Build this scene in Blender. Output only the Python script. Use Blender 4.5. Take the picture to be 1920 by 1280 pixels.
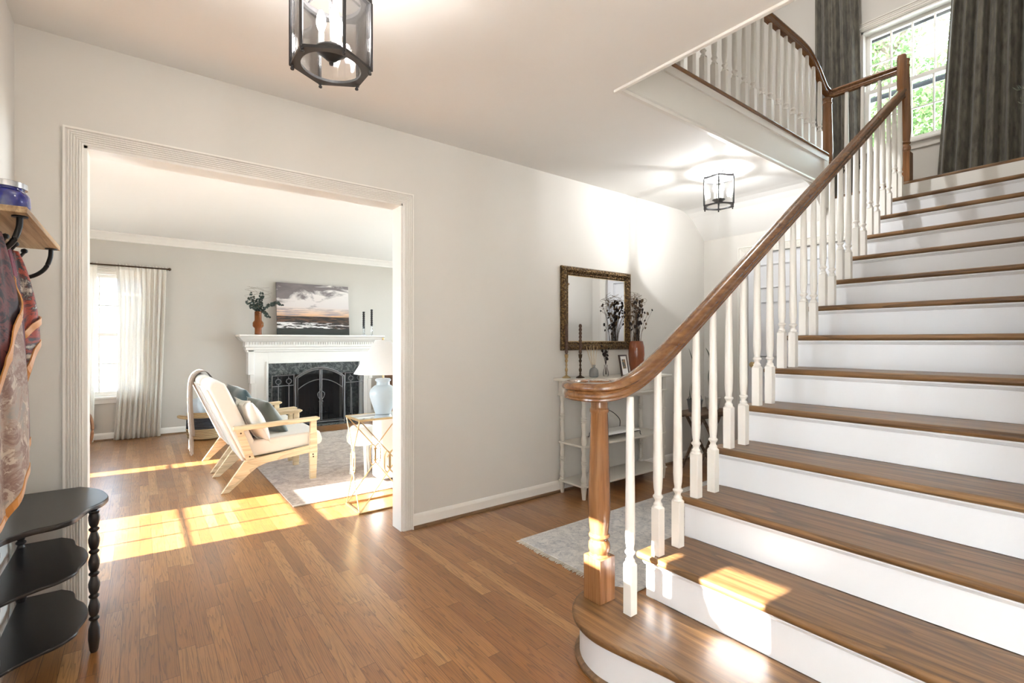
import bpy, bmesh, math, random
from math import sin, cos, pi, radians, sqrt
from mathutils import Vector, Matrix
random.seed(7)
C = bpy.context.scene
for o in list(bpy.data.objects): bpy.data.objects.remove(o)

# ---------------- camera, world, sun, exposure ----------------
cam_d = bpy.data.cameras.new('camera'); cam = bpy.data.objects.new('camera', cam_d)
C.collection.objects.link(cam); C.camera = cam
cam.location = (0, 0, 1.17); cam.rotation_euler = (radians(90), 0, radians(-37.39))
cam_d.sensor_width = 36; cam_d.lens = 913.3/1920*36; cam_d.clip_start = 0.02
C.view_settings.view_transform = 'Standard'; C.view_settings.look = 'None'
C.view_settings.gamma = 1; C.view_settings.use_curve_mapping = False
C.view_settings.exposure = 0.97
w = bpy.data.worlds.new('World'); C.world = w; w.use_nodes = True
bg = w.node_tree.nodes['Background']; bg.inputs[0].default_value = (0.69, 0.85, 1.0, 1); bg.inputs[1].default_value = 15.0
sd = bpy.data.lights.new('sun', 'SUN'); sd.energy = 36; sd.angle = radians(0.6); sd.color = (1.0, 0.97, 0.93)
sun = bpy.data.objects.new('sun', sd); C.collection.objects.link(sun)
sun.rotation_euler = Vector((1, -0.08, -0.5)).to_track_quat('-Z', 'Y').to_euler()
def portal(name, loc, rx, rz, sx, sy):
    d = bpy.data.lights.new(name, 'AREA'); d.shape = 'RECTANGLE'; d.size = sx; d.size_y = sy; d.cycles.is_portal = True
    o = bpy.data.objects.new(name, d); o.location = loc; o.rotation_euler = (radians(rx), 0, radians(rz)); C.collection.objects.link(o)
portal('portal_far_window', (-0.39, 7.75, 1.25), -90, 0, 1.0, 1.6)
portal('portal_front_window', (-1.68, 3.9, 1.3), -90, 90, 1.0, 1.6)
portal('portal_side_window', (-1.68, 5.7, 1.3), -90, 90, 1.0, 1.6)
portal('portal_added_east_window', (5.35, 5.25, 1.25), -90, -90, 3.9, 2.0)
portal('portal_stair_window', (5.95, 1.37, 3.66), -90, -90, 0.9, 1.3)
portal('portal_added_foyer_window', (-.62, -.9, 1.35), -90, 90, 1.5, 1.7)

# ---------------- helpers ----------------
def lin(c):
    return tuple(((x/255)/12.92 if x/255 <= 0.04045 else ((x/255+0.055)/1.055)**2.4) for x in c) + (1,)
class NT:
    def __init__(s, name):
        s.m = bpy.data.materials.new(name); s.m.use_nodes = True; s.t = s.m.node_tree
        s.b = s.t.nodes['Principled BSDF']; s.out = s.t.nodes['Material Output']
    def n(s, typ, ins=None, **kw):
        x = s.t.nodes.new('ShaderNode'+typ)
        for k, v in kw.items(): setattr(x, k, v)
        for k, v in (ins or {}).items(): s.set(x.inputs[k], v)
        return x
    def set(s, sock, v):
        if isinstance(v, bpy.types.NodeSocket): s.t.links.new(v, sock)
        elif isinstance(v, bpy.types.Node): s.t.links.new(v.outputs[0], sock)
        else: sock.default_value = v
    def math(s, op, a, b=0, c=None):
        x = s.n('Math', {0: a, 1: b}, operation=op)
        if c is not None: s.set(x.inputs[2], c)
        return x.outputs[0]
    def ramp(s, fac, stops, interp='LINEAR'):
        x = s.n('ValToRGB', {0: fac}); e = x.color_ramp.elements; x.color_ramp.interpolation = interp
        while len(e) < len(stops): e.new(0.5)
        for i, (p, c) in enumerate(stops): e[i].position = p; e[i].color = lin(c) if max(c) > 1 else tuple(c)+(1,)
        return x.outputs[0]
    def mix(s, fac, a, b, mode='MIX'):
        x = s.n('Mix', data_type='RGBA', blend_type=mode)
        s.set(x.inputs[0], fac); s.set(x.inputs[6], a); s.set(x.inputs[7], b); return x.outputs[2]
    def co(s, scale=(1, 1, 1), which=3, rot=(0, 0, 0)):
        t = s.n('TexCoord'); m = s.n('Mapping', {0: t.outputs[which]}); m.inputs[3].default_value = scale; m.inputs[2].default_value = rot
        return m.outputs[0]
    def world(s, scale=(1, 1, 1)):
        t = s.n('NewGeometry'); m = s.n('Mapping', {0: t.outputs[0]}); m.inputs[3].default_value = scale
        return m.outputs[0]
    def noise(s, vec, scale, detail=4, rough=0.6, dist=0.0):
        return s.n('TexNoise', {'Vector': vec, 'Scale': scale, 'Detail': detail, 'Roughness': rough, 'Distortion': dist}).outputs[0]
    def bump(s, h, strength=0.2, dist=0.01):
        s.set(s.b.inputs['Normal'], s.n('Bump', {'Height': h, 'Strength': strength, 'Distance': dist}))
def plain(name, col, rough=0.5, metal=0.0, var=0.04, nscale=8, bump=0.0, bscale=200, spec=None, **kw):
    t = NT(name); c = lin(col)
    v = t.noise(t.co(), nscale)
    a = tuple(x*(1-var) for x in c[:3])+(1,); b = tuple(min(1, x*(1+var)) for x in c[:3])+(1,)
    t.set(t.b.inputs['Base Color'], t.mix(v, a, b)); t.b.inputs['Roughness'].default_value = rough; t.b.inputs['Metallic'].default_value = metal
    if spec is not None: t.b.inputs['Specular IOR Level'].default_value = spec
    if bump: t.bump(t.noise(t.co(), bscale), bump, 0.003)
    for k, v in kw.items(): t.b.inputs[k].default_value = v
    return t.m
def woodmat(name, c1, c2, c3, axis=0, scale=1.0, rough=0.35, coat=0.3, RG=0.25):
    t = NT(name); s = [26*scale]*3; s[axis] = 1.6*scale
    v = t.co(tuple(s))
    s[axis] = 2.2*scale; v = t.co(tuple([58*scale if i != axis else 2.0*scale for i in range(3)]))
    n1 = t.noise(v, 1.0, 5, 0.6, 0.3)
    s3 = [5.0*scale]*3; s3[axis] = .55*scale
    rings = t.ramp(t.math('FRACT', t.math('MULTIPLY', t.noise(t.co(tuple(s3)), 1.0, 2.5, 0.5, 0.3), 15.0)), [(0.0, (1.0, 1, 1)), (0.12, (.55, .55, .55)), (0.5, (0, 0, 0)), (0.95, (0, 0, 0)), (1.0, (1.0, 1, 1))])
    s2 = [260*scale]*3; s2[axis] = 9*scale
    pores = t.noise(t.co(tuple(s2)), 1.0, 3, 0.7)
    col = t.ramp(n1, [(0.28, c1), (0.48, c2), (0.70, c3)]); col = t.mix(t.math('MULTIPLY', rings, t.math('MULTIPLY', n1, RG*2.6)), col, lin(tuple(x*.55 for x in c1)))
    col = t.mix(t.ramp(pores, [(0.52, (0, 0, 0)), (0.7, (0.5, 0.5, 0.5))]), col, lin(c1))
    t.set(t.b.inputs['Base Color'], col); t.b.inputs['Roughness'].default_value = rough
    t.b.inputs['Coat Weight'].default_value = coat; t.b.inputs['Coat Roughness'].default_value = 0.12
    t.bump(pores, 0.06, 0.002)
    return t.m
def floor_mat():
    t = NT('oak_strip_floor'); g = t.n('NewGeometry'); sx = t.n('SeparateXYZ', {0: g.outputs[0]})
    px = t.math('DIVIDE', sx.outputs[0], 0.057); ix = t.math('FLOOR', px); fx = t.math('FRACT', px)
    r1 = t.n('TexWhiteNoise', {'W': ix}, noise_dimensions='1D').outputs[0]
    py = t.math('DIVIDE', t.math('ADD', sx.outputs[1], t.math('MULTIPLY', r1, 9.0)), 0.85); iy = t.math('FLOOR', py); fy = t.math('FRACT', py)
    cb = t.n('CombineXYZ', {0: ix, 1: iy}); r2 = t.n('TexWhiteNoise', {'Vector': cb}, noise_dimensions='3D').outputs[0]
    # grain space, shifted per board
    gv = t.n('CombineXYZ', {0: t.math('MULTIPLY', sx.outputs[0], 17.0), 1: t.math('ADD', t.math('MULTIPLY', sx.outputs[1], 0.75), t.math('MULTIPLY', r2, 37.0)), 2: t.math('MULTIPLY', r2, 11.0)})
    n1 = t.noise(gv, 1.0, 3, 0.5, 0.12)
    lines = t.math('FRACT', t.math('MULTIPLY', n1, 17.0))
    grain = t.ramp(lines, [(0.0, (0.0, 0.0, 0.0)), (0.10, (.35, .35, .35)), (0.45, (1, 1, 1)), (0.96, (1, 1, 1)), (1.0, (0.0, 0.0, 0.0))])
    pv = t.n('CombineXYZ', {0: t.math('MULTIPLY', sx.outputs[0], 420.0), 1: t.math('MULTIPLY', sx.outputs[1], 14.0), 2: r2})
    pores = t.noise(pv, 1.0, 2, 0.6)
    col = t.ramp(r2, [(0.0, (134, 87, 42)), (0.25, (156, 105, 56)), (0.5, (167, 116, 66)), (0.75, (145, 93, 46)), (1.0, (182, 134, 82))])
    col = t.mix(t.math('MULTIPLY', t.math('SUBTRACT', 1.0, grain), 0.62), col, lin((88, 58, 34)))
    col = t.mix(t.ramp(pores, [(0.5, (0, 0, 0)), (0.75, (0.45, 0.45, 0.45))]), col, lin((96, 64, 38)))
    ex = t.math('MINIMUM', fx, t.math('SUBTRACT', 1.0, fx)); ey = t.math('MINIMUM', fy, t.math('SUBTRACT', 1.0, fy))
    gap = t.math('MAXIMUM', t.math('LESS_THAN', ex, 0.014), t.math('LESS_THAN', ey, 0.0012))
    col = t.mix(t.math('MULTIPLY', gap, 0.75), col, lin((60, 34, 18)))
    t.set(t.b.inputs['Base Color'], col)
    t.set(t.b.inputs['Roughness'], t.math('ADD', 0.27, t.math('MULTIPLY', t.noise(t.world(), 5.0), 0.16)))
    t.b.inputs['Coat Weight'].default_value = 0.65; t.b.inputs['Coat Roughness'].default_value = 0.25
    t.bump(t.math('ADD', t.math('MULTIPLY', gap, -1.0), t.math('MULTIPLY', pores, 0.15)), 0.25, 0.001)
    return t.m
def rug_mat(name, base, a, b2, scale=1.0):
    t = NT(name); v = t.co()
    n1 = t.noise(v, 7*scale, 8, 0.75, 1.6); n2 = t.noise(v, 26*scale, 6, 0.8, 1.0); n3 = t.noise(v, 240, 2)
    col = t.mix(t.ramp(n1, [(0.42, (0, 0, 0)), (0.62, (1, 1, 1))]), lin(base), lin(a))
    col = t.mix(t.ramp(n2, [(0.5, (0, 0, 0)), (0.66, (0.9, 0.9, 0.9))]), col, lin(b2))
    col = t.mix(t.math('MULTIPLY', n3, 0.35), col, lin((235, 228, 218)))
    t.set(t.b.inputs['Base Color'], col); t.b.inputs['Roughness'].default_value = 0.95
    t.bump(n3, 0.6, 0.004); return t.m
def fabric(name, col, rough=0.9, sheen=0.3, scale=500, bump=0.3, var=0.08):
    t = NT(name); c = lin(col); n = t.noise(t.co(), scale, 2); n2 = t.noise(t.co(), 5)
    a = tuple(x*(1-var*2) for x in c[:3])+(1,); b = tuple(min(1, x*(1+var)) for x in c[:3])+(1,)
    t.set(t.b.inputs['Base Color'], t.mix(t.math('ADD', t.math('MULTIPLY', n, .5), t.math('MULTIPLY', n2, .5)), a, b))
    t.b.inputs['Roughness'].default_value = rough; t.b.inputs['Sheen Weight'].default_value = sheen
    t.bump(n, bump, 0.002); return t.m
def glass_thin(name, tint=(1, 1, 1), refl=0.10, rough=0.0):
    t = NT(name); tr = t.n('BsdfTransparent'); tr.inputs[0].default_value = tuple(tint)+(1,)
    gl = t.n('BsdfGlossy'); gl.inputs['Roughness'].default_value = rough
    fr = t.n('Fresnel'); fr.inputs[0].default_value = 1.45
    mx = t.n('MixShader', {0: t.math('MULTIPLY', fr.outputs[0], refl*8), 1: tr, 2: gl}); t.set(t.out.inputs[0], mx); return t.m
def sheer(name, col, tr_amt, tl=.5):
    t = NT(name); d = t.n('BsdfDiffuse'); d.inputs[0].default_value = lin(col); l = t.n('BsdfTranslucent'); l.inputs[0].default_value = lin(col)
    m1 = t.n('MixShader', {0: tl, 1: d, 2: l}); tr = t.n('BsdfTransparent')
    wv = t.noise(t.co(), 300, 2)
    fac = t.math('MULTIPLY', tr_amt*2, wv)
    t.set(t.out.inputs[0], t.n('MixShader', {0: fac, 1: m1, 2: tr})); return t.m
def emis(name, col, st):
    t = NT(name); e = t.n('Emission'); e.inputs[0].default_value = tuple(col)+(1,); e.inputs[1].default_value = st; t.set(t.out.inputs[0], e); return t.m

M = {}
M['wall'] = plain('foyer_wall_paint', (216, 212, 205), 0.6, bump=0.05, bscale=400, var=0.015)
M['wall2'] = plain('living_wall_paint', (198, 192, 183), 0.7, bump=0.05, bscale=400, var=0.015)
M['ceil'] = plain('ceiling_paint', (240, 238, 234), 0.8, var=0.01)
M['trim'] = plain('white_trim_paint', (236, 232, 225), 0.3, var=0.015)
M['riser'] = plain('white_riser_paint', (228, 228, 230), 0.28, var=0.02, nscale=3)
M['floor'] = floor_mat()
M['tread'] = woodmat('oak_tread', (74, 50, 27), (120, 86, 50), (146, 110, 70), 1, 0.8, 0.42, 0.12, RG=.4)
M['rail'] = woodmat('polished_rail_wood', (92, 56, 28), (122, 80, 44), (142, 100, 60), 0, .6, 0.25, 0.5, RG=.15)
M['newel'] = woodmat('polished_newel_wood', (110, 70, 40), (142, 96, 58), (160, 114, 74), 2, 0.6, 0.25, 0.5, RG=.15)
M['shoe'] = woodmat('floor_shoe_wood', (92, 66, 42), (122, 92, 62), (140, 108, 76), 0, 1.0, 0.45, 0.1)
M['black'] = plain('black_metal', (30, 29, 29), 0.35, 0.6)
M['pewter'] = plain('lantern_metal', (70, 69, 70), 0.35, 0.7)
M['chrome'] = plain('brushed_steel', (190, 190, 192), 0.25, 1.0)
M['glass'] = glass_thin('clear_glass')
M['blackwood'] = plain('black_lacquered_wood', (38, 35, 34), 0.28, var=0.2, nscale=30)
M['console'] = plain('console_grey_white_paint', (208, 202, 191), 0.35)
M['gold'] = plain('brushed_gold', (205, 180, 135), 0.3, 0.9)
M['mirror'] = plain('mirror_glass', (240, 240, 240), 0.02, 1.0, var=0)
M['slate'] = None

# ---------------- mesh helpers ----------------
def box(bm, x0, y0, z0, x1, y1, z1):
    v = [bm.verts.new((x, y, z)) for x in (x0, x1) for y in (y0, y1) for z in (z0, z1)]
    for f in ((0, 1, 3, 2), (4, 6, 7, 5), (0, 4, 5, 1), (2, 3, 7, 6), (0, 2, 6, 4), (1, 5, 7, 3)): bm.faces.new([v[i] for i in f])
    return v
def prism(bm, poly, a0, a1, axis='z'):
    def p(u, v, a): return {'z': (u, v, a), 'y': (u, a, v), 'x': (a, u, v)}[axis]
    lo = [bm.verts.new(p(u, v, a0)) for u, v in poly]; hi = [bm.verts.new(p(u, v, a1)) for u, v in poly]
    n = len(poly); bm.faces.new(lo[::-1]); bm.faces.new(hi)
    for i in range(n): bm.faces.new((lo[i], lo[(i+1) % n], hi[(i+1) % n], hi[i]))
def lathe(bm, prof, x=0, y=0, z=0, seg=20, sx=1, sy=1, cap=True):
    rings = []
    for r, h in prof: rings.append([bm.verts.new((x+sx*r*cos(2*pi*i/seg), y+sy*r*sin(2*pi*i/seg), z+h)) for i in range(seg)])
    for a, b in zip(rings, rings[1:]):
        for i in range(seg): bm.faces.new((a[i], a[(i+1) % seg], b[(i+1) % seg], b[i]))
    if cap:
        if prof[0][0] > 1e-6: bm.faces.new(rings[0][::-1])
        if prof[-1][0] > 1e-6: bm.faces.new(rings[-1])
def sweep(bm, pts, prof, lat0=None, closed=False, scales=None):
    pts = [Vector(p) for p in pts]; rings = []; lat = Vector(lat0) if lat0 else None; n = len(pts)
    for i, p in enumerate(pts):
        if closed: t = pts[(i+1) % n]-pts[i-1]
        else: t = pts[min(i+1, n-1)]-pts[max(i-1, 0)]
        t.normalize()
        if abs(t.z) < 0.93: l = t.cross(Vector((0, 0, 1))).normalized(); lat = l
        else:
            if lat is None: lat = Vector((1, 0, 0))
            l = (lat-t*lat.dot(t)).normalized()
        u = l.cross(t); s = scales[i] if scales else 1
        rings.append([bm.verts.new(p+l*a*s+u*b*s) for a, b in prof])
    m = len(prof)
    prs = list(zip(rings, rings[1:]))+([(rings[-1], rings[0])] if closed else [])
    for a, b in prs:
        for i in range(m): bm.faces.new((a[i], a[(i+1) % m], b[(i+1) % m], b[i]))
    if not closed: bm.faces.new(rings[0][::-1]); bm.faces.new(rings[-1])
def circ(r, seg=8): return [(r*cos(2*pi*i/seg), r*sin(2*pi*i/seg)) for i in range(seg)]
def tube(bm, pts, r, seg=8, closed=False, scales=None): sweep(bm, pts, circ(r, seg), closed=closed, scales=scales)
def arc(cx, cy, r, a0, a1, n): return [(cx+r*cos(a0+(a1-a0)*i/n), cy+r*sin(a0+(a1-a0)*i/n)) for i in range(n+1)]
def smooth_path(pts, n=8):
    P = [Vector(p) for p in pts]; P = [P[0]*2-P[1]]+P+[P[-1]*2-P[-2]]; out = []
    for i in range(1, len(P)-2):
        for k in range(n):
            t = k/n; a, b, c, d = P[i-1:i+3]
            out.append(0.5*((2*b)+(c-a)*t+(2*a-5*b+4*c-d)*t*t+(3*b-a-3*c+d)*t**3))
    out.append(P[-2]); return out
def obj(name, bm, mat, parent=None, smooth=False, bevel=0, kind=None, seg=2, local=False, sub=0):
    bmesh.ops.recalc_face_normals(bm, faces=bm.faces)
    me = bpy.data.meshes.new(name); off = None
    if parent is not None and not local:
        off = Vector(parent.get('_w', (0, 0, 0)))
        bmesh.ops.translate(bm, verts=bm.verts, vec=-off)
    bm.to_mesh(me); bm.free(); o = bpy.data.objects.new(name, me); C.collection.objects.link(o)
    if mat: me.materials.append(M[mat] if isinstance(mat, str) else mat)
    if smooth:
        for p in me.polygons: p.use_smooth = True
        if smooth != 2:
            try: me.set_sharp_from_angle(angle=radians(38))
            except Exception: pass
    if parent is not None: o.parent = parent; o['_w'] = tuple(off) if off is not None else parent.get('_w', (0, 0, 0))
    else: o['_w'] = (0, 0, 0)
    if bevel:
        b = o.modifiers.new('bevel', 'BEVEL'); b.width = bevel; b.segments = seg; b.limit_method = 'ANGLE'; b.angle_limit = radians(40)
        if not smooth and seg > 1:
            for p in me.polygons: p.use_smooth = True
            try: me.set_sharp_from_angle(angle=radians(50))
            except Exception: pass
            o.modifiers.new('wn', 'WEIGHTED_NORMAL')
    if sub: s = o.modifiers.new('sub', 'SUBSURF'); s.levels = sub; s.render_levels = sub
    if kind: o['kind'] = kind
    return o
def B(): return bmesh.new()
def thing(name, label, cat, loc=(0, 0, 0), group=None):
    o = bpy.data.objects.new(name, None); C.collection.objects.link(o); o.location = loc; o.empty_display_size = 0.05
    o['_w'] = tuple(loc); o['label'] = label; o['category'] = cat
    if group: o['group'] = group
    return o
def tag(o, label, cat, group=None):
    o['label'] = label; o['category'] = cat
    if group: o['group'] = group
    return o
def solo(name, bm, mat, label, cat, loc, group=None, **kw):   # single mesh thing with its origin at its base
    bmesh.ops.translate(bm, verts=bm.verts, vec=-Vector(loc)); o = obj(name, bm, mat, **kw); o.location = loc; o['_w'] = tuple(loc)
    return tag(o, label, cat, group)
def dup(root, loc, rz=0, label=None):
    def cp(o, par):
        c = o.copy(); C.collection.objects.link(c)
        if par is not None: c.parent = par
        for ch in [x for x in bpy.data.objects if x.parent == o]: cp(ch, c)
        return c
    r = cp(root, None); r.location = loc; r.rotation_euler = (0, 0, rz); r['_w'] = tuple(loc)
    if label: r['label'] = label
    return r
def boxo(name, b, mat, parent=None, bevel=0, kind=None, **kw):
    bm = B(); box(bm, *b); return obj(name, bm, mat, parent, bevel=bevel, kind=kind, **kw)
def struct(name, bm, mat, **kw): return obj(name, bm, mat, kind='structure', **kw)
def wall(name, axis, p0, p1, a0, a1, z0, z1, holes, mat):
    # axis 'y': plane spans x (a) at y in p0..p1 ; axis 'x': spans y
    bm = B(); xs = sorted({a0, a1}|{h[0] for h in holes}|{h[1] for h in holes}); zs = sorted({z0, z1}|{h[2] for h in holes}|{h[3] for h in holes})
    for i in range(len(xs)-1):
        for j in range(len(zs)-1):
            mx, mz = (xs[i]+xs[i+1])/2, (zs[j]+zs[j+1])/2
            if any(h[0] < mx < h[1] and h[2] < mz < h[3] for h in holes): continue
            if axis == 'y': box(bm, xs[i], p0, zs[j], xs[i+1], p1, zs[j+1])
            else: box(bm, p0, xs[i], zs[j], p1, xs[i+1], zs[j+1])
    bmesh.ops.remove_doubles(bm, verts=bm.verts, dist=1e-5)
    # drop internal faces
    seen = {}
    for f in list(bm.faces):
        k = tuple(sorted(v.index if v.index >= 0 else id(v) for v in f.verts)); k = frozenset(f.verts); seen.setdefault(k, []).append(f)
    for k, fs in seen.items():
        if len(fs) > 1:
            for f in fs: bm.faces.remove(f)
    return struct(name, bm, mat)
def casing(bm, axis, plane, sgn, a0, a1, ztop, w=0.066, t=0.022, zbot=0.0, four=False, reeds=5):
    prof = [(0.0, 0.0), (0.0, 0.010), (0.006, 0.013)]
    for i in range(reeds):
        u0 = 0.008+(w-0.020)*i/reeds; du = (w-0.020)/reeds
        prof += [(u0+du*0.05, 0.010), (u0+du*0.25, 0.015), (u0+du*0.5, 0.0165), (u0+du*0.75, 0.015), (u0+du*0.95, 0.010)]
    prof += [(w-0.010, 0.012), (w-0.008, t), (w, t), (w, 0.0)]
    rows = []
    for u, d in prof:
        if four: P = [(a0-u, zbot-u), (a0-u, ztop+u), (a1+u, ztop+u), (a1+u, zbot-u)]
        else: P = [(a0-u, zbot), (a0-u, ztop+u), (a1+u, ztop+u), (a1+u, zbot)]
        rows.append([bm.verts.new((a, plane+sgn*d, z) if axis == 'y' else (plane+sgn*d, a, z)) for a, z in P])
    for r0, r1 in zip(rows, rows[1:]):
        for i in range(4 if four else 3): j = (i+1) % 4; bm.faces.new((r0[i], r1[i], r1[j], r0[j]))
    if not four: bm.faces.new([r[0] for r in rows]); bm.faces.new([r[3] for r in rows])
def basemold(name, axis, plane, sgn, a0, a1, parent=None, shoe=True):
    bm = B(); pr = [(0, 0.0), (0.013, 0.0), (0.013, 0.068), (0.011, 0.074), (0.009, 0.080), (0.005, 0.087), (0, 0.089)]
    poly = [(plane+sgn*d, z) for d, z in pr]
    prism(bm, poly, a0, a1, 'x' if axis == 'y' else 'y')
    o = struct(name, bm, 'trim')
    if shoe:
        bm = B(); q = [(0.013, 0), (0.029, 0), (0.028, 0.008), (0.024, 0.014), (0.013, 0.018)]
        prism(bm, [(plane+sgn*d, z) for d, z in q], a0, a1, 'x' if axis == 'y' else 'y')
        obj('shoe_moulding', bm, 'shoe', o)
    return o
def rbox(name, b, mat, parent=None, r=0.02, seg=4, **kw): return boxo(name, b, mat, parent, bevel=r, seg=seg, **kw)
# ================= SETTING =================
H = 2.463
boxo('floor', (-1.62, -1.9, -0.2, 5.25, 7.62, 0), 'floor', kind='structure')
# main wall with wide opening
wall('wall_main', 'y', 2.80, 2.915, -1.5, 5.1, 0, H, [(-0.192, 1.289, 0, 2.018)], 'wall')
wall('wall_left', 'x', -0.55, -0.405, -1.9, 2.80, 0, H, [(0.35, 1.52, 0, 2.14), (-1.65, -.15, .5, 2.2)], 'wall')
wall('wall_rear', 'y', -1.9, -1.8, -0.55, 5.9, 0, 5.2, [], 'wall')
wall('wall_right', 'y', -0.12, 0.0, 1.75, 5.9, 0, 5.2, [], 'wall')
wall('wall_foyer_side', 'x', 1.75, 1.87, -1.8, -0.12, 0, 5.2, [], 'wall')
wall('wall_end', 'x', 4.644, 4.70, 0, 2.80, 0, 2.37, [(1.425, 2.36, 0, 2.010)], 'wall')
wall('wall_window', 'x', 5.75, 5.9, 0, 2.8, 2.2, 5.2, [(0.985, 1.755, 3.05, 4.26)], 'wall')
wall('wall_upper_hall', 'y', 2.80, 2.915, -0.55, 5.9, H+0.001, 5.2, [], 'wall')
wall('wall_upper_left', 'x', -0.55, -0.405, -1.9, 2.915, H+0.001, 5.2, [], 'wall')
wall('wall_closet_back', 'x', 5.6, 5.7, 0, 2.8, 0, 2.2, [], 'wall')
boxo('ceiling_upper', (-0.55, -1.9, 5.2, 5.9, 2.915, 5.3), 'ceil', kind='structure')
# ground floor ceiling with stairwell opening
bm = B(); T = 2.735
box(bm, -0.405, -1.8, H, 1.952, 2.80, T); box(bm, 1.952, 1.677, H, 4.19, 2.80, T)
struct('ceiling', bm, 'ceil')
bm = B(); pl = [(4.19, H), (4.27, 2.457), (4.34, 2.438), (4.41, 2.402), (4.48, 2.348), (4.56, 2.28), (4.644, 2.206), (4.644, T-.15), (4.60, T-.15), (4.60, T), (4.19, T)]
prism(bm, pl, 1.677, 2.80, 'y'); struct('ceiling_slope', bm, 'ceil')
# upper hall floor boards
boxo('floor_balcony', (1.952, 1.665, T, 4.60, 2.8, 2.752), 'tread', kind='structure')
boxo('floor_upper', (-0.405, -1.8, T, 1.952, 2.8, 2.752), 'tread', kind='structure')
bm = B(); box(bm, 4.70, 0, 2.20, 5.75, 2.80, 2.378); struct('floor_landing_base', bm, 'trim')
bm = B(); box(bm, 4.698, 0, 2.378, 5.75, 2.80, 2.408); struct('floor_landing', bm, 'tread', bevel=0.011, seg=3)
boxo('trim_1', (1.940, 0.0, H-0.012, 1.962, 1.677, H+0.006), 'trim', kind='structure', bevel=0.004)
# header/side of opening
boxo('trim_2', (1.952, -0.0, H, 1.96, 1.677, 2.735), 'trim', kind='structure')
# balcony fascia
bm = B(); box(bm, 1.96, 1.660, H, 4.60, 1.677, 2.72); box(bm, 1.96, 1.648, 2.690, 4.60, 1.664, 2.735)
prism(bm, [(1.660, H-0.004), (1.648, H-0.004), (1.646, H+0.012), (1.652, H+0.022), (1.656, H+0.034), (1.660, H+0.036)], 1.96, 4.40, 'x')
box(bm, 4.55, 1.650, 2.30, 4.645, 1.677, 2.735)
struct('trim_3', bm, 'trim')
bm = B(); box(bm, 1.96, 1.636, 2.735, 4.615, 1.72, 2.756); struct('trim_4', bm, 'rail', bevel=0.008, seg=3)
# casings / jambs
bm = B(); casing(bm, 'y', 2.80, -1, -0.192, 1.289, 2.018); struct('trim_5', bm, 'trim')
bm = B(); casing(bm, 'y', 2.915, 1, -0.192, 1.289, 2.018); struct('trim_6', bm, 'trim')
bm = B(); box(bm, -0.194, 2.795, 0, -0.180, 2.92, 2.018); box(bm, 1.277, 2.795, 0, 1.291, 2.92, 2.018); box(bm, -0.194, 2.795, 2.006, 1.291, 2.92, 2.020); struct('trim_7', bm, 'trim')
basemold('baseboard_main', 'y', 2.80, -1, 1.357, 4.644)
basemold('baseboard_corner', 'y', 2.80, -1, -0.405, -0.258)
basemold('baseboard_left', 'x', -0.405, 1, 1.60, 2.80)
basemold('baseboard_end', 'x', 4.644, -1, 2.44, 2.80)
# end wall door
bm = B(); casing(bm, 'x', 4.644, -1, 1.425, 2.36, 2.010, w=0.07); struct('trim_8', bm, 'trim')
dm = B(); box(dm, 4.675, 1.43, 0.01, 4.71, 2.355, 2.005)
M['door'] = plain('pale_grey_door_paint', (216, 217, 220), 0.35)
dr = struct('door_1', dm, 'door', bevel=0.002, seg=1)
for (y0, y1) in ((1.53, 1.86), (1.93, 2.26)):
    for (z0, z1) in ((0.22, 0.85), (1.02, 1.55), (1.66, 1.90)):
        bm = B(); casing(bm, 'x', 4.675, -1, y0+.02, y1-.02, z1-.02, w=0.02, t=0.004, zbot=z0+.02, four=True, reeds=1); obj('panel', bm, 'door', dr)
bm = B(); lathe(bm, [(0.026, 0), (0.026, .006), (.01, .01), (.01, .035), (.024, .045), (.028, .058), (.022, .07), (0, .074)], seg=16)
bmesh.ops.rotate(bm, verts=bm.verts, cent=(0, 0, 0), matrix=Matrix.Rotation(radians(-90), 3, 'Y')); bmesh.ops.translate(bm, verts=bm.verts, vec=(4.675, 2.29, .95))
obj('knob', bm, 'gold', dr, smooth=True)
# front door in the left wall (lit panes throw the sun on the stairs)
fd = B()
for b in ((0.40, 0.55, 0, 2.03), (1.115, 1.25, 0, 2.03), (0.55, 1.115, 0, 1.208), (0.55, 1.115, 1.45, 2.03), (0.55, .90, 1.208, 1.45)): box(fd, -0.50, b[0], b[2], -0.455, b[1], b[3])
prism(fd, [(1.115, 1.208), (1.115, 1.30), (1.085, 1.235), (1.04, 1.208)], -.50, -.455, 'x')
fdo = struct('door_2', fd, 'trim'); boxo('pane', (-0.48, 0.90, 1.208, -0.476, 1.115, 1.45), 'glass', fdo)
sl = B(); 
for b in ((1.25, 1.256, 0, 2.14), (1.50, 1.52, 0, 2.14), (1.256, 1.50, 0, 1.206), (1.256, 1.50, 1.45, 2.14), (0.35, 0.40, 0, 2.14), (0.40, 1.26, 2.03, 2.14)): box(sl, -0.55, b[0], b[2], -0.405, b[1], b[3])
slo = struct('trim_9', sl, 'trim')
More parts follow.
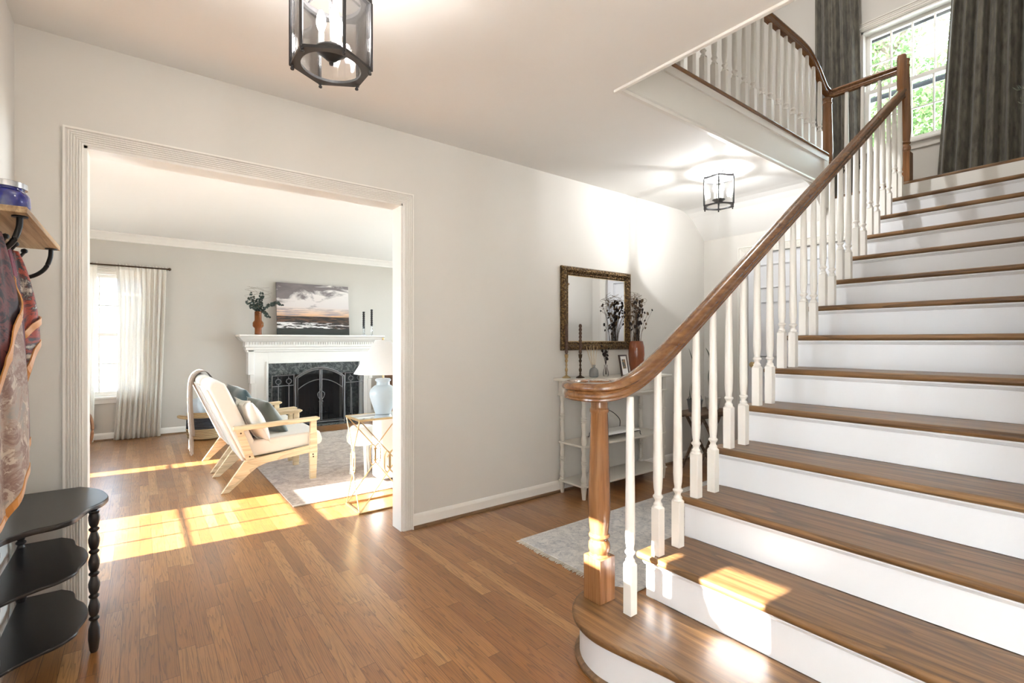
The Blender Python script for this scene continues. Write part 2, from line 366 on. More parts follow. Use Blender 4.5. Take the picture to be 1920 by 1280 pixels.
# ---- living room ----
wall('wall_living_far', 'y', 7.50, 7.62, -1.6, 5.2, 0, H, [(-0.84, 0.075, 0.52, 1.985), (1.62, 2.46, 0, 0.72)], 'wall2')
wall('wall_living_left', 'x', -1.62, -1.5, 2.8, 7.62, 0, H, [(3.42, 4.32, 0.50, 2.0), (5.25, 6.15, 0.50, 2.0)], 'wall2')
wall('wall_living_right', 'x', 5.1, 5.25, 2.80, 7.62, 0, H, [(3.3, 7.2, 0.25, 2.25)], 'wall2')
boxo('ceiling_living', (-1.62, 2.915, H, 5.25, 7.62, H+0.1), 'ceil', kind='structure')
boxo('wall_living_near', (-1.5, 2.915, 0, -0.262, 2.925, H), 'wall2', kind='structure')
def crown(name, axis, plane, sgn, a0, a1):
    bm = B(); pr = [(0, H), (0.085, H), (0.085, H-.012), (0.075, H-.02), (0.06, H-.03), (0.035, H-.06), (0.02, H-.075), (0.016, H-.09), (0.0, H-.095)]
    prism(bm, [(plane+sgn*d, z) for d, z in pr], a0, a1, 'x' if axis == 'y' else 'y'); struct(name, bm, 'trim')
crown('trim_10', 'y', 7.50, -1, -1.5, 5.1); crown('trim_11', 'x', -1.5, 1, 2.915, 7.5); crown('trim_12', 'x', 5.1, -1, 2.915, 7.5)
basemold('baseboard_living_far', 'y', 7.50, -1, -1.5, 1.2); basemold('baseboard_living_side', 'y', 7.50, -1, 2.87, 5.1)
basemold('baseboard_living_left', 'x', -1.5, 1, 2.93, 7.5)
def window(name, axis, plane, th, a0, a1, z0, z1, cols, rows, sgn=-1, cas=0.07, mm=0.014):
    """double-hung window set in a wall whose room face is at plane; sgn is the direction into the room"""
    bm = B(); out = -sgn; zm = (z0+z1)/2
    def bx(b, p0, p1, A0, A1, Z0, Z1):
        q0, q1 = sorted((plane+out*p0, plane+out*p1))
        if axis == 'y': box(b, A0, q0, Z0, A1, q1, Z1)
        else: box(b, q0, A0, Z0, q1, A1, Z1)
    for a in ((a0, a0+.018, z0, z1), (a1-.018, a1, z0, z1), (a0, a1, z0, z0+.018), (a0, a1, z1-.018, z1)): bx(bm, 0, th, *a)
    root = struct(name, bm, 'trim')
    for k, (s0, s1, d) in enumerate(((z0+.018, zm+.018, .045), (zm-.018, z1-.018, .085))):
        b = B(); f = .036; A0, A1 = a0+.018, a1-.018
        for a in ((A0, A0+f, s0, s1), (A1-f, A1, s0, s1), (A0+f, A1-f, s0, s0+f), (A0+f, A1-f, s1-f, s1)): bx(b, d, d+.035, *a)
        for c in range(1, cols):
            x = A0+f+(A1-A0-2*f)*c/cols; bx(b, d+.006, d+.029, x-mm/2, x+mm/2, s0+f, s1-f)
        for r in range(1, rows):
            z = s0+f+(s1-s0-2*f)*r/rows; bx(b, d+.0075, d+.0275, A0+f-.002, A1-f+.002, z-mm/2, z+mm/2)
        obj('sash', b, 'trim', root)
        b = B(); bx(b, d+.016, d+.019, A0+f, A1-f, s0+f, s1-f); obj('glass_pane', b, 'glass', root)
    b = B(); casing(b, axis, plane, sgn, a0, a1, z1, w=cas, t=.02, zbot=z0, reeds=3); obj('window_casing', b, 'trim', root)
    b = B()
    s0, s1 = sorted((plane+sgn*.05, plane+out*.04))
    if axis == 'y': box(b, a0-cas-.02, s0, z0-.028, a1+cas+.02, s1, z0)
    else: box(b, s0, a0-cas-.02, z0-.028, s1, a1+cas+.02, z0)
    obj('window_sill', b, 'trim', root, bevel=.006)
    b = B(); s0, s1 = sorted((plane+sgn*.018, plane))
    if axis == 'y': box(b, a0-cas, s0, z0-.085, a1+cas, s1, z0-.028)
    else: box(b, s0, a0-cas, z0-.085, s1, a1+cas, z0-.028)
    obj('window_apron', b, 'trim', root, bevel=.004)
    return root
window('window_1', 'y', 7.50, .12, -0.84, 0.075, 0.52, 1.985, 4, 2, -1)
window('window_2', 'x', -1.5, .12, 3.42, 4.32, 0.50, 2.0, 3, 2, 1)
window('window_3', 'x', -1.5, .12, 5.25, 6.15, 0.50, 2.0, 3, 2, 1)
window('window_4', 'x', 5.75, .15, 0.985, 1.755, 3.05, 4.26, 4, 2, -1, cas=.08, mm=.012)
window('added_window_5', 'x', 5.1, .15, 3.3, 7.2, 0.25, 2.25, 6, 2, -1)  # wide window added out of view to brighten the living room
window('added_window_6', 'x', -.405, .145, -1.65, -.15, 0.5, 2.2, 4, 2, 1)  # unseen window added beside the front door to light the risers

# ================= STAIRCASE =================
RI, RU, X0 = 0.172, 0.2622, 1.032
NX = lambda k: X0+k*RU
st = thing('staircase', 'staircase of oak treads and white risers with turned white balusters and wooden handrail', 'staircase', (1.25, 0.6, 0))
# under-stair wall and outer stringer
bm = B()
for k in range(1, 14): box(bm, NX(k)+.030 if k > 1 else NX(1)+.06, 1.17, 0, min(NX(k+1)+.030, 4.64), 1.20, k*RI-.028)
bmesh.ops.remove_doubles(bm, verts=bm.verts, dist=1e-5)
struct('wall_understair', bm, 'wall')
out1 = [(1.285, 0.0), (1.285, .74), (1.272, .88), (1.243, 1.02), (1.226, 1.12), (1.229, 1.19), (1.252, 1.26), (1.292, 1.318), (1.345, 1.36), (1.41, 1.385), (1.475, 1.38), (1.535, 1.345), (1.575, 1.29), (1.59, 1.21), (1.59, 0.0)]
out1 = [tuple(p)[:2] for p in smooth_path([(a, b, 0) for a, b in out1[1:-2]], 4)]
out1 = [(1.285, 0.0)]+out1+[(1.59, 1.21), (1.59, 0.0)]
bm = B(); prism(bm, out1, RI-.03, RI, 'z'); obj('tread', bm, 'tread', st, bevel=.0125, seg=4)
def inset(poly, d):
    cx = sum(p[0] for p in poly)/len(poly); out = []
    n = len(poly)
    for i in range(n):
        a, b = Vector(poly[i-1]), Vector(poly[(i+1) % n]); t = (b-a).normalized(); nn = Vector((t.y, -t.x)); out.append(tuple(Vector(poly[i])+nn*d))
    return out
in1 = inset(out1, -0.0); 
def shrink(d):
    r = []
    n = len(out1)
    for i in range(n):
        a, b = Vector(out1[max(i-1, 0)]), Vector(out1[min(i+1, n-1)]); t = (b-a).normalized(); r.append(Vector(out1[i])+Vector((t.y, -t.x))*d)
    r[0].y = 0; r[-1].y = 0; r[-1].x = 1.575; r[-2] = Vector((1.575, 1.18)); return [tuple(p) for p in r]
bm = B(); prism(bm, shrink(.028), 0.0, RI-.03, 'z'); obj('riser', bm, 'riser', st, smooth=True)
bm = B(); prism(bm, shrink(.020), RI-.045, RI-.03, 'z'); obj('cove_moulding', bm, 'riser', st, smooth=True)
bm = B(); prism(bm, shrink(.010), 0.0, .020, 'z'); obj('shoe_moulding', bm, 'shoe', st, smooth=True, bevel=.006)
for k in range(2, 14):
    bm = B(); box(bm, NX(k), 0.0, k*RI-.029, NX(k+1)+.032, 1.236, k*RI); obj('tread', bm, 'tread', st, bevel=.0125, seg=4)
for k in range(2, 15):
    x = NX(k)+.028; z0, z1 = (k-1)*RI, (k*RI-.029 if k < 14 else 2.378)
    bm = B(); box(bm, x, 0.0, z0, x+.014, 1.203 if k < 14 else 1.66, z1); obj('riser', bm, 'riser', st)
    bm = B(); y1 = 1.21 if k < 14 else 1.66
    prism(bm, [(x, z1), (x-.014, z1), (x-.014, z1-.006), (x-.009, z1-.012), (x-.005, z1-.018), (x, z1-.020)], 0, y1, 'y'); obj('cove_moulding', bm, 'riser', st)
def baluster(zb, zt, x, y, parent, blk=.19):
    bm = B(); s = .018
    box(bm, x-s, y-s, zb, x+s, y+s, zb+blk-.006)
    z = zb+blk-.006
    lathe(bm, [(.0235, 0), (.018, .006), (.0165, .009), (.0175, .014), (.0125, .021), (.0115, .027), (.0145, .034), (.0195, .040), (.0195, .045), (.0145, .049), (.0135, .056), (.0165, .075), (.0182, .11), (.0180, .16), (.0165, .30), (.0135, zt-z)], x, y, z, 14)
    return obj('baluster', bm, 'trim', parent, smooth=True, bevel=.0012, seg=1)
zu = lambda x: 1.088+.6497*(x-1.653)
baluster(RI, .968, 1.43, 1.157, st)
for k in range(2, 14):
    for x in (NX(k)+.04, NX(k)+.171): baluster(k*RI, zu(x)+.012, x, 1.157, st)
def newel(name_parent, x, y, z0, zblk, ztop, s=.043, mat='newel'):
    bm = B(); box(bm, x-s, y-s, z0, x+s, y+s, zblk); z = zblk; L = ztop-zblk
    lathe(bm, [(.041, -.002), (.041, .004), (.034, .008), (.040, .018), (.0425, .034), (.040, .050), (.033, .058), (.031, .064), (.041, .072), (.041, .080), (.035, .084), (.038, .11), (.043, .17), (.0425, .24), (.038, L*.65), (.0335, L-.062), (.0375, L-.056), (.0375, L-.046), (.0335, L-.042), (.0335, L-.016), (.037, L-.012), (.037, L)], x, y, z, 24)
    return obj('newel_post', bm, mat, name_parent, smooth=True, bevel=.002, seg=1)
newel(st, 1.421, 1.30, RI, .342, .955)
RP = [(-.016, -.034), (.016, -.034), (.020, -.030), (.019, -.024), (.022, -.020), (.0225, -.012), (.019, -.006), (.021, .002), (.029, .008), (.0305, .016), (.027, .025), (.019, .031), (.008, .034), (-.008, .034), (-.019, .031), (-.027, .025), (-.0305, .016), (-.029, .008), (-.021, .002), (-.019, -.006), (-.0225, -.012), (-.022, -.020), (-.019, -.024), (-.020, -.030)]
zc = lambda x: .985+.6497*.075*math.log(1+math.exp((x-1.437)/.075))
pts = []; sc = []
ctr = Vector((1.421, 1.300)); N = 64; tot = 2*pi*1.28
for i in range(N+1):
    a = tot*(1-i/N); f = 1-i/N      # start at inner end
    r = .143-.098*(a/tot)**1.05
    ang = -pi/2-a
    pts.append((ctr.x+r*cos(ang), ctr.y+r*sin(ang), .985+(zc(1.421)-.985)*max(0, 1-a/.9)**2)); sc.append(1.0-.12*(a/tot))
x = 1.435
while x < 4.60:
    pts.append((x, 1.157, zc(x))); sc.append(1); x += .02 if x < 1.95 else .25
for p in [(4.665, 1.157, zc(4.665))]: pts.append(p); sc.append(1)
bm = B(); sweep(bm, pts, RP, scales=sc); obj('handrail', bm, 'rail', st, smooth=True)
bm = B(); lathe(bm, [(.040, 0), (.046, .012), (.046, .05), (.04, .062), (.02, .068), (0, .069)], 1.421, 1.30, .957, 20); obj('volute_cap', bm, 'rail', st, smooth=True)
bm = B(); lathe(bm, [(.024, -.03), (.031, 0), (.031, .285), (.027, .30), (0, .302)], 4.672, 1.160, 3.075, 16); obj('rail_end_block', bm, 'newel', st, smooth=True)
newel(st, 4.752, 1.165, 2.408, 2.64, 3.37, .045)
# ---- balcony railing ----
br = thing('balcony_railing', 'upstairs white baluster railing with dark wooden handrail above the hall', 'railing', (1.96, 1.69, 2.756))
path = [(0.6, 1.69, 3.535), (2.2, 1.69, 3.535), (3.95, 1.69, 3.535), (4.15, 1.69, 3.534), (4.28, 1.69, 3.525), (4.40, 1.69, 3.49), (4.50, 1.69, 3.435), (4.585, 1.69, 3.375), (4.66, 1.69, 3.33), (4.74, 1.685, 3.313)]
sp = smooth_path(path, 6)[:-1]+[Vector((4.752, 1.66, 3.31)), Vector((4.752, 1.62, 3.31)), Vector((4.752, 1.4, 3.31)), Vector((4.752, 1.20, 3.31))]
bm = B(); sweep(bm, sp, RP); obj('handrail', bm, 'rail', br, smooth=True)
def zr(x):
    P = [(0, 3.535), (4.15, 3.535), (4.28, 3.525), (4.40, 3.49), (4.50, 3.435), (4.585, 3.375), (4.66, 3.33)]
    for (a, b), (c2, d) in zip(P, P[1:]):
        if a <= x <= c2: return b+(d-b)*(x-a)/(c2-a)
    return 3.33
for i in range(21):
    x = 4.56-.1262*i; baluster(2.756, zr(x)-.028, x, 1.69, br)
for y in (1.555, 1.44, 1.325): baluster(2.408, 3.285, 4.752, y, br)
newel(br, 4.752, 1.70, 2.408, 2.64, 3.285, .042)
# ================= FOYER OBJECTS =================
def lantern(loc, stem, label):
    t = thing('ceiling_lantern', label, 'ceiling light', loc, 'black hexagonal glass ceiling lanterns'); x, y, z = loc; R = .118; hh = .205
    hexa = [(R*cos(pi/2+i*pi/3), R*sin(pi/2+i*pi/3)) for i in range(6)]
    # rings with a round hole
    def ring(z0, z1, name):
        bm = B(); n = 36; vs = []
        for zz in (z0, z1):
            o_, i_ = [], []
            for k in range(n):
                a = 2*pi*k/n; m = ((a-pi/2) % (pi/3))-pi/6; ro = (R*1.02)*cos(pi/6)/cos(m)
                o_.append(bm.verts.new((x+ro*cos(a), y+ro*sin(a), zz))); i_.append(bm.verts.new((x+.086*cos(a), y+.086*sin(a), zz)))
            vs.append((o_, i_))
        for k in range(n):
            j = (k+1) % n
            bm.faces.new((vs[0][0][k], vs[0][0][j], vs[0][1][j], vs[0][1][k])); bm.faces.new((vs[1][0][k], vs[1][1][k], vs[1][1][j], vs[1][0][j]))
            bm.faces.new((vs[0][0][k], vs[1][0][k], vs[1][0][j], vs[0][0][j])); bm.faces.new((vs[0][1][k], vs[0][1][j], vs[1][1][j], vs[1][1][k]))
        return obj(name, bm, 'pewter', t)
    ring(z, z+.008, 'bottom_frame'); ring(z+hh, z+hh+.013, 'top_frame')
    for hx, hy in hexa:
        bm = B(); tube(bm, [(x+hx, y+hy, z), (x+hx, y+hy, z+hh)], .0052, 6); lathe(bm, [(0, -.014), (.005, -.012), (.006, -.008), (.003, -.004), (.005, 0)], x+hx*.96, y+hy*.96, z, 10)
        lathe(bm, [(.005, 0), (.003, .004), (.006, .008), (.005, .012), (0, .014)], x+hx*.96, y+hy*.96, z+hh+.008, 10)
        obj('post', bm, 'pewter', t, smooth=True)
    for i in range(6):
        a, b = hexa[i], hexa[(i+1) % 6]; bm = B()
        v = [bm.verts.new(p) for p in ((x+a[0]*.97, y+a[1]*.97, z+.008), (x+b[0]*.97, y+b[1]*.97, z+.008), (x+b[0]*.97, y+b[1]*.97, z+hh), (x+a[0]*.97, y+a[1]*.97, z+hh))]
        f = bm.faces.new(v); r = bmesh.ops.extrude_face_region(bm, geom=[f]); nv = [q for q in r['geom'] if isinstance(q, bmesh.types.BMVert)]
        d = Vector((a[0]+b[0], a[1]+b[1], 0)).normalized()*.003
        bmesh.ops.translate(bm, verts=nv, vec=-d); obj('glass_panel', bm, 'glass', t)
    bm = B(); lathe(bm, [(0, 0), (.006, .002), (.007, .008), (.004, .012), (.014, .016), (.034, .034), (.046, .042), (.046, .046), (0, .048)], x, y, z+.008, 24); obj('candle_dish', bm, 'pewter', t, smooth=True)
    bm = B(); tube(bm, [(x, y, z+.05), (x, y, z+hh+stem)], .004, 8); obj('rod', bm, 'pewter', t)
    for k in range(3):
        a = 2*pi*k/3+.5; cx, cy = x+.030*cos(a), y+.030*sin(a)
        bm = B(); lathe(bm, [(.008, 0), (.0085, .052), (.0075, .06), (0, .06)], cx, cy, z+.050, 12); obj('candle_sleeve', bm, 'trim', t, smooth=True)
        bm = B(); lathe(bm, [(.006, 0), (.011, .012), (.0145, .026), (.012, .045), (.005, .062), (0, .066)], cx, cy, z+.11, 12); obj('bulb', bm, 'bulb', t, smooth=True)
    L = bpy.data.lights.new('lantern_light', 'POINT'); L.energy = LE; L.shadow_soft_size = .012; L.color = LC; lo = bpy.data.objects.new('lantern_light', L); C.collection.objects.link(lo)
    lo.parent = t; lo.location = (0, 0, .182)
    for k in range(3):
        a = 2*pi*k/3; bm = B(); tube(bm, smooth_path([(x+R*.8*cos(a), y+R*.8*sin(a), z+hh+.006), (x+R*.75*cos(a), y+R*.75*sin(a), z+hh+.02), (x+.03*cos(a), y+.03*sin(a), z+hh+min(stem, .06)*.8)], 5), .003, 6); obj('arm', bm, 'pewter', t)
    bm = B(); zc_ = H-z; lathe(bm, [(.0, zc_-.028), (.02, zc_-.026), (.05, zc_-.018), (.060, zc_-.008), (.060, zc_)], x, y, z, 24); obj('canopy', bm, 'pewter', t, smooth=True)
    return t
M['bulb'] = emis('lit_bulb', (1, .97, .92), 60)
LE, LC = 9, (1.0, .97, .94)
lantern((.463, 1.51, 2.0), .258, 'large black hexagonal glass lantern hanging nearest over the foyer')
LE, LC = 34, (.96, .98, 1.0)
lantern((3.50, 1.99, 2.195), .06, 'small black hexagonal glass lantern on the far hall ceiling')

ul = thing('added_ceiling_light', 'added, unseen round flush white ceiling light filling the stairwell', 'ceiling light', (3.7, 1.68, 5.12))  # fixture added out of view to brighten the upper stairwell
bm = B(); lathe(bm, [(.16, .08), (.17, .06), (.165, .04), (.15, .03)], 3.7, 1.68, 5.12, 28); obj('rim', bm, 'chrome', ul, smooth=True)
bm = B(); lathe(bm, [(.0, 0.0), (.08, .006), (.13, .022), (.15, .035)], 3.7, 1.68, 5.12, 28, cap=False); obj('diffuser', bm, emis('lit_opal_glass', (1, .96, .9), 3), ul, smooth=True)
L = bpy.data.lights.new('stairwell_fill_light', 'POINT'); L.energy = 32; L.shadow_soft_size = .15; L.color = (1, .97, .94); lo = bpy.data.objects.new('stairwell_fill_light', L); C.collection.objects.link(lo); lo.parent = ul; lo.location = (0, 0, -.17)
# ---- wall shelf with hooks ----
M['shelfwood'] = woodmat('pine_shelf_wood', (120, 92, 62), (178, 148, 110), (200, 172, 134), 1, 0.7, 0.6, 0.0)
sh = thing('wall_shelf', 'rustic pine wall shelf on black pipe brackets with coat hooks', 'shelf', (-.405, 2.26, 1.38))
boxo('shelf_board', (-.405, 1.905, 1.528, -.25, 2.62, 1.546), 'shelfwood', sh, bevel=.002)
boxo('back_rail', (-.405, 1.93, 1.440, -.390, 2.60, 1.510), 'trim', sh, bevel=.002)
for y in (1.96, 2.575):
    bm = B(); tube(bm, smooth_path([(-.272, y, 1.528), (-.275, y, 1.49), (-.292, y, 1.445), (-.33, y, 1.415), (-.39, y, 1.405)], 6), .0075, 10)
    lathe(bm, [(.018, 0), (.018, .004)], -.272, y, 1.524, 14); obj('bracket', bm, 'black', sh, smooth=True)
for y in (1.98, 2.14, 2.29, 2.45):
    bm = B(); tube(bm, smooth_path([(-.392, y, 1.47), (-.37, y, 1.462), (-.345, y, 1.468), (-.33, y, 1.488)], 5), .005, 8); lathe(bm, [(0, -.010), (.008, -.006), (.010, 0), (.008, .006), (0, .010)], -.329, y, 1.494, 12); obj('hook', bm, 'black', sh, smooth=True)
jr = thing('candle_jar', 'cobalt blue glass candle jar with silver lid on the wall shelf', 'jar', (-.312, 2.01, 1.546))
t = NT('cobalt_glass'); t.b.inputs['Base Color'].default_value = lin((20, 28, 120)); t.b.inputs['Roughness'].default_value = .05; t.b.inputs['Coat Weight'].default_value = 1; M['cobalt'] = t.m
bm = B(); lathe(bm, [(.046, 0), (.055, .006), (.057, .02), (.056, .045), (.050, .056), (.044, .061), (.044, .066)], -.312, 2.01, 1.546, 32); obj('glass_body', bm, 'cobalt', jr, smooth=True)
bm = B(); lathe(bm, [(.047, .066), (.050, .067), (.050, .082), (.047, .084), (0, .084)], -.312, 2.01, 1.546, 32); obj('lid', bm, 'chrome', jr, smooth=True)
# ---- scarves ----
def scarf_mat(name, top, cols, trim):
    t = NT(name); g = t.n('NewGeometry'); s = t.n('SeparateXYZ', {0: g.outputs[0]}); v = t.world((1, 1, 1))
    n = t.noise(v, 9, 6, .7, 1.5); n2 = t.noise(v, 22, 4, .7, .8)
    c = t.ramp(n, [(.38, cols[0]), (.47, cols[1]), (.56, cols[0]), (.66, cols[2])])
    c = t.mix(t.ramp(n2, [(.55, (0, 0, 0)), (.6, (1, 1, 1))]), c, lin(cols[3]))
    t.set(t.b.inputs['Base Color'], c); t.b.inputs['Roughness'].default_value = .6; return t
def drape(cx, cy, zt, zb, wx, wy, folds, ph, tilt=0.0, base=.25, n=72, m=44):
    bm = B(); rings = []
    for j in range(m+1):
        q = j/m; z = zt+(zb-zt)*q; k = base+(1-base)*(1-math.exp(-3.6*q)); ring = []
        for i in range(n):
            a = 2*pi*i/n; r = 1+.17*sin(folds*a+ph+1.5*q)+.08*sin((folds*2+1)*a+3*ph-2*q)
            zz = z+(.05*sin(2*a+ph)+.07*cos(a+tilt))*q*q*(1 if q > .5 else q*2)
            ring.append(bm.verts.new((cx+wx*k*r*cos(a)+.01*q, cy+wy*k*r*sin(a), zz)))
        rings.append(ring)
    for a_, b_ in zip(rings, rings[1:]):
        for i in range(n): bm.faces.new((a_[i], a_[(i+1) % n], b_[(i+1) % n], b_[i]))
    bm.faces.new(rings[0][::-1]); return bm, rings
def scarf(label, cx, cy, zt, zb, wx, wy, folds, ph, matmain, trimcol, split=None, matlow=None):
    root = thing('scarf', label, 'scarf', (cx, cy, zt))
    bm, rings = drape(cx, cy, zt, zb, wx, wy, folds, ph)
    bm2 = None
    o = obj('cloth', bm, matmain, root, smooth=2)
    if matlow:
        o.data.materials.append(matlow); me = o.data; n = 72
        for i, p in enumerate(me.polygons[:-1]):
            j = i//n; k = i % n; lim = split(k/n)
            if j+.5 > lim: p.material_index = 1
    bm = B(); R_ = len(o.data.vertices)
    last = [Vector(v.co)+Vector(root.location) for v in o.data.vertices[44*72:45*72]]
    last = [p+Vector((0, 0, -.001)) for p in last]
    sweep(bm, last, [(-.0022, -.006), (.0022, -.006), (.0022, .012), (-.0022, .012)], closed=True); obj('hem', bm, trimcol, root)
    if split:
        ln = []
        for k in range(72):
            jf = split(k/72); j = int(jf); ln.append(Vector(o.data.vertices[j*72+k].co).lerp(Vector(o.data.vertices[(j+1)*72+k].co), jf-j)+Vector(root.location)+Vector((cos(2*pi*k/72)*.005, sin(2*pi*k/72)*.005, 0)))
        seg = ln+ln[:1]
        bm = B(); sweep(bm, seg, [(-.0018, -.010), (.0018, -.010), (.0018, .010), (-.0018, .010)]); obj('border', bm, trimcol, root, smooth=True)
    return root
M['goldtrim'] = fabric('gold_satin', (206, 140, 66), .5, .5)
m1 = scarf_mat('maroon_print', 0, [(36, 18, 24), (104, 50, 48), (52, 24, 34), (22, 14, 18)], 0).m
m2 = scarf_mat('beige_floral_print', 0, [(170, 150, 136), (132, 104, 96), (150, 146, 140), (196, 180, 165)], 0).m
m3 = scarf_mat('rust_print', 0, [(36, 30, 34), (160, 62, 38), (190, 176, 160), (46, 40, 44)], 0).m
m4 = scarf_mat('plum_print', 0, [(72, 18, 44), (120, 26, 52), (48, 16, 30), (40, 16, 26)], 0).m
scarf('maroon and beige patterned scarf with gold border hanging nearest on the shelf hook', -.320, 1.93, 1.475, .70, .052, .16, 4, .4, m1, 'goldtrim', split=lambda f: 17+11*cos(2*pi*(f+.30)), matlow=m2)
scarf('rust and black patterned scarf with orange hem hanging on the middle hook', -.335, 2.29, 1.47, 1.05, .050, .085, 3, 1.2, m3, 'goldtrim', split=lambda f: 25+5*cos(2*pi*(f+.1)), matlow=m3)
scarf('plum scarf with orange hem hanging lowest behind the maroon one', -.340, 2.185, 1.47, .74, .052, .070, 3, 2.3, m4, 'goldtrim')
# ---- corner table ----
ct = thing('corner_table', 'black three-tier corner table with scalloped shelves and turned posts', 'table', (-.27, 2.5, 0))
def tier(z, t_, s=1.0, name='shelf', big=False):
    if big: P = [(-.398, 2.775), (-.20, 2.775), (-.155, 2.72), (-.125, 2.66), (-.105, 2.58), (-.100, 2.52), (-.118, 2.45), (-.150, 2.40), (-.168, 2.34), (-.185, 2.285), (-.225, 2.25), (-.28, 2.235), (-.33, 2.19), (-.365, 2.12), (-.398, 2.09)]
    else: P = [(-.385, 2.735), (-.255, 2.735), (-.215, 2.68), (-.200, 2.60), (-.172, 2.54), (-.155, 2.46), (-.158, 2.40), (-.172, 2.34), (-.178, 2.29), (-.215, 2.24), (-.26, 2.215), (-.31, 2.18), (-.35, 2.14), (-.375, 2.13), (-.385, 2.20)]
    q = [tuple(p)[:2] for p in smooth_path([(a, b, 0) for a, b in P[1:-1]], 4)]; q = [P[0]]+q+[P[-1]]
    bm = B(); prism(bm, q, z-t_, z, 'z'); return obj(name, bm, 'blackwood', ct, bevel=.004, seg=2)
tier(.550, .020, name='table_top', big=True); tier(.36, .012); tier(.145, .012)
def post(x, y, z1, h0=0):
    bm = B(); pr = [(.010, 0), (.014, .01), (.018, .05), (.017, .09), (.010, .115)]
    z = .115
    while z < z1-.05:
        pr += [(.010, z+.002), (.016, z+.009), (.016, z+.014), (.010, z+.020), (.0145, z+.030), (.0175, z+.048), (.0175, z+.060), (.011, z+.082)]; z += .084
    pr += [(.012, z1-.012), (.016, z1-.006), (.016, z1)]; lathe(bm, pr, x, y, 0, 16); obj('post', bm, 'blackwood', ct, smooth=True)
post(-.137, 2.42, .53); post(-.372, 2.70, .53); post(-.362, 2.17, .53)

# ---- console table ----
cs = thing('console_table', 'off-white console table with turned legs and two shelves against the wall', 'console table', (3.09, 2.65, 0))
boxo('table_top', (2.535, 2.495, .868, 3.645, 2.795, .889), 'console', cs, bevel=.005)
bm = B()
box(bm, 2.585, 2.52, .762, 2.63, 2.565, .868); box(bm, 3.545, 2.52, .762, 3.59, 2.565, .868); box(bm, 2.585, 2.745, .762, 2.63, 2.79, .868); box(bm, 3.545, 2.745, .762, 3.59, 2.79, .868)
box(bm, 2.63, 2.53, .762, 3.545, 2.545, .868); box(bm, 2.59, 2.565, .762, 2.605, 2.745, .868); box(bm, 3.57, 2.565, .762, 3.585, 2.745, .868); box(bm, 2.63, 2.77, .762, 3.545, 2.785, .868)
box(bm, 2.575, 2.51, .752, 3.60, 2.79, .764)
sc_ = [(2.63, .752)]+[(2.63+.915*i/40, .752-.018-.012*abs(sin(pi*i/5))) for i in range(41)]+[(3.545, .752)]
prism(bm, sc_, 2.530, 2.540, 'y'); obj('apron', bm, 'console', cs, bevel=.0015, seg=1)
for (a, b) in ((2.645, 2.945), (2.965, 3.22), (3.24, 3.53)):
    d = boxo('drawer', (a, 2.518, .776, b, 2.540, .862), 'console', cs, bevel=.003)
    bm = B(); lathe(bm, [(.004, 0), (.004, .008), (.009, .014), (.009, .019), (0, .022)], seg=12); bmesh.ops.rotate(bm, verts=bm.verts, cent=(0, 0, 0), matrix=Matrix.Rotation(radians(90), 3, 'X')); bmesh.ops.translate(bm, verts=bm.verts, vec=((a+b)/2, 2.518, .82)); obj('knob', bm, 'console', d, smooth=True)
boxo('shelf', (2.585, 2.512, .384, 3.595, 2.79, .398), 'console', cs, bevel=.003); boxo('shelf', (2.585, 2.512, .088, 3.595, 2.79, .102), 'console', cs, bevel=.003)
for x in (2.607, 3.570):
    for y in (2.536, 2.768):
        bm = B(); pr = [(.013, 0), (.016, .03), (.022, .08), (.022, .102), (.021, .104), (.021, .118), (.016, .122)]
        def sec(z0, z1):
            L = z1-z0; o_ = [(.016, z0), (.021, z0+.05*L), (.022, z0+.12*L), (.014, z0+.25*L), (.019, z0+.40*L), (.018, z0+.46*L)]
            for k in range(3): zz = z0+(.47+.045*k)*L; o_ += [(.016, zz), (.0215, zz+.008*1), (.0215, zz+.010), (.016, zz+.0145)]
            o_ += [(.018, z0+.63*L), (.0195, z0+.70*L), (.014, z0+.85*L), (.021, z0+.95*L), (.021, z1)]; return o_
        pr += sec(.123, .384)+[(.021, .398)]+sec(.400, .752); lathe(bm, pr, x, y, 0, 18); obj('leg', bm, 'console', cs, smooth=True)
# objects on the console
M['brass'] = plain('aged_brass', (176, 152, 108), .3, .9); M['bronze'] = plain('dark_bronze', (72, 58, 42), .4, .8); M['darkwax'] = plain('brown_wax', (84, 62, 48), .6)
CP = [(.034, 0), (.034, .004), (.026, .010), (.010, .018), (.006, .026), (.009, .034), (.006, .042), (.011, .056), (.012, .066), (.007, .078), (.006, .090), (.010, .098), (.006, .106), (.006, .118), (.012, .128), (.013, .135), (.008, .140), (.008, .150), (.013, .158), (.015, .178), (.016, .182), (.010, .182)]
def cstick(x, y, mat, label):
    bm = B(); lathe(bm, CP, x, y, .889, 20); return solo('candlestick', bm, mat, label, 'candlestick', (x, y, .889), smooth=True)
cstick(2.62, 2.735, 'brass', 'pale brass candlestick at the left end of the console'); cstick(2.70, 2.665, 'bronze', 'dark bronze candlestick on the console, holding the nearer twisted candle')
def taper(x, y, z, hgt, mat, label, name='taper_candle', r=.0105, group=None):
    bm = B(); rings = []; n = 20
    for j in range(61):
        q = j/60; rings.append([bm.verts.new((x+(r*(1+.22*cos(2*(2*pi*i/n-q*26))))*cos(2*pi*i/n), y+(r*(1+.22*cos(2*(2*pi*i/n-q*26))))*sin(2*pi*i/n), z+q*hgt)) for i in range(n)])
    for a, b in zip(rings, rings[1:]):
        for i in range(n): bm.faces.new((a[i], a[(i+1) % n], b[(i+1) % n], b[i]))
    bm.faces.new(rings[0][::-1]); bm.faces.new(rings[-1]); return solo(name, bm, mat, label, 'candle', (x, y, z), group, smooth=2)
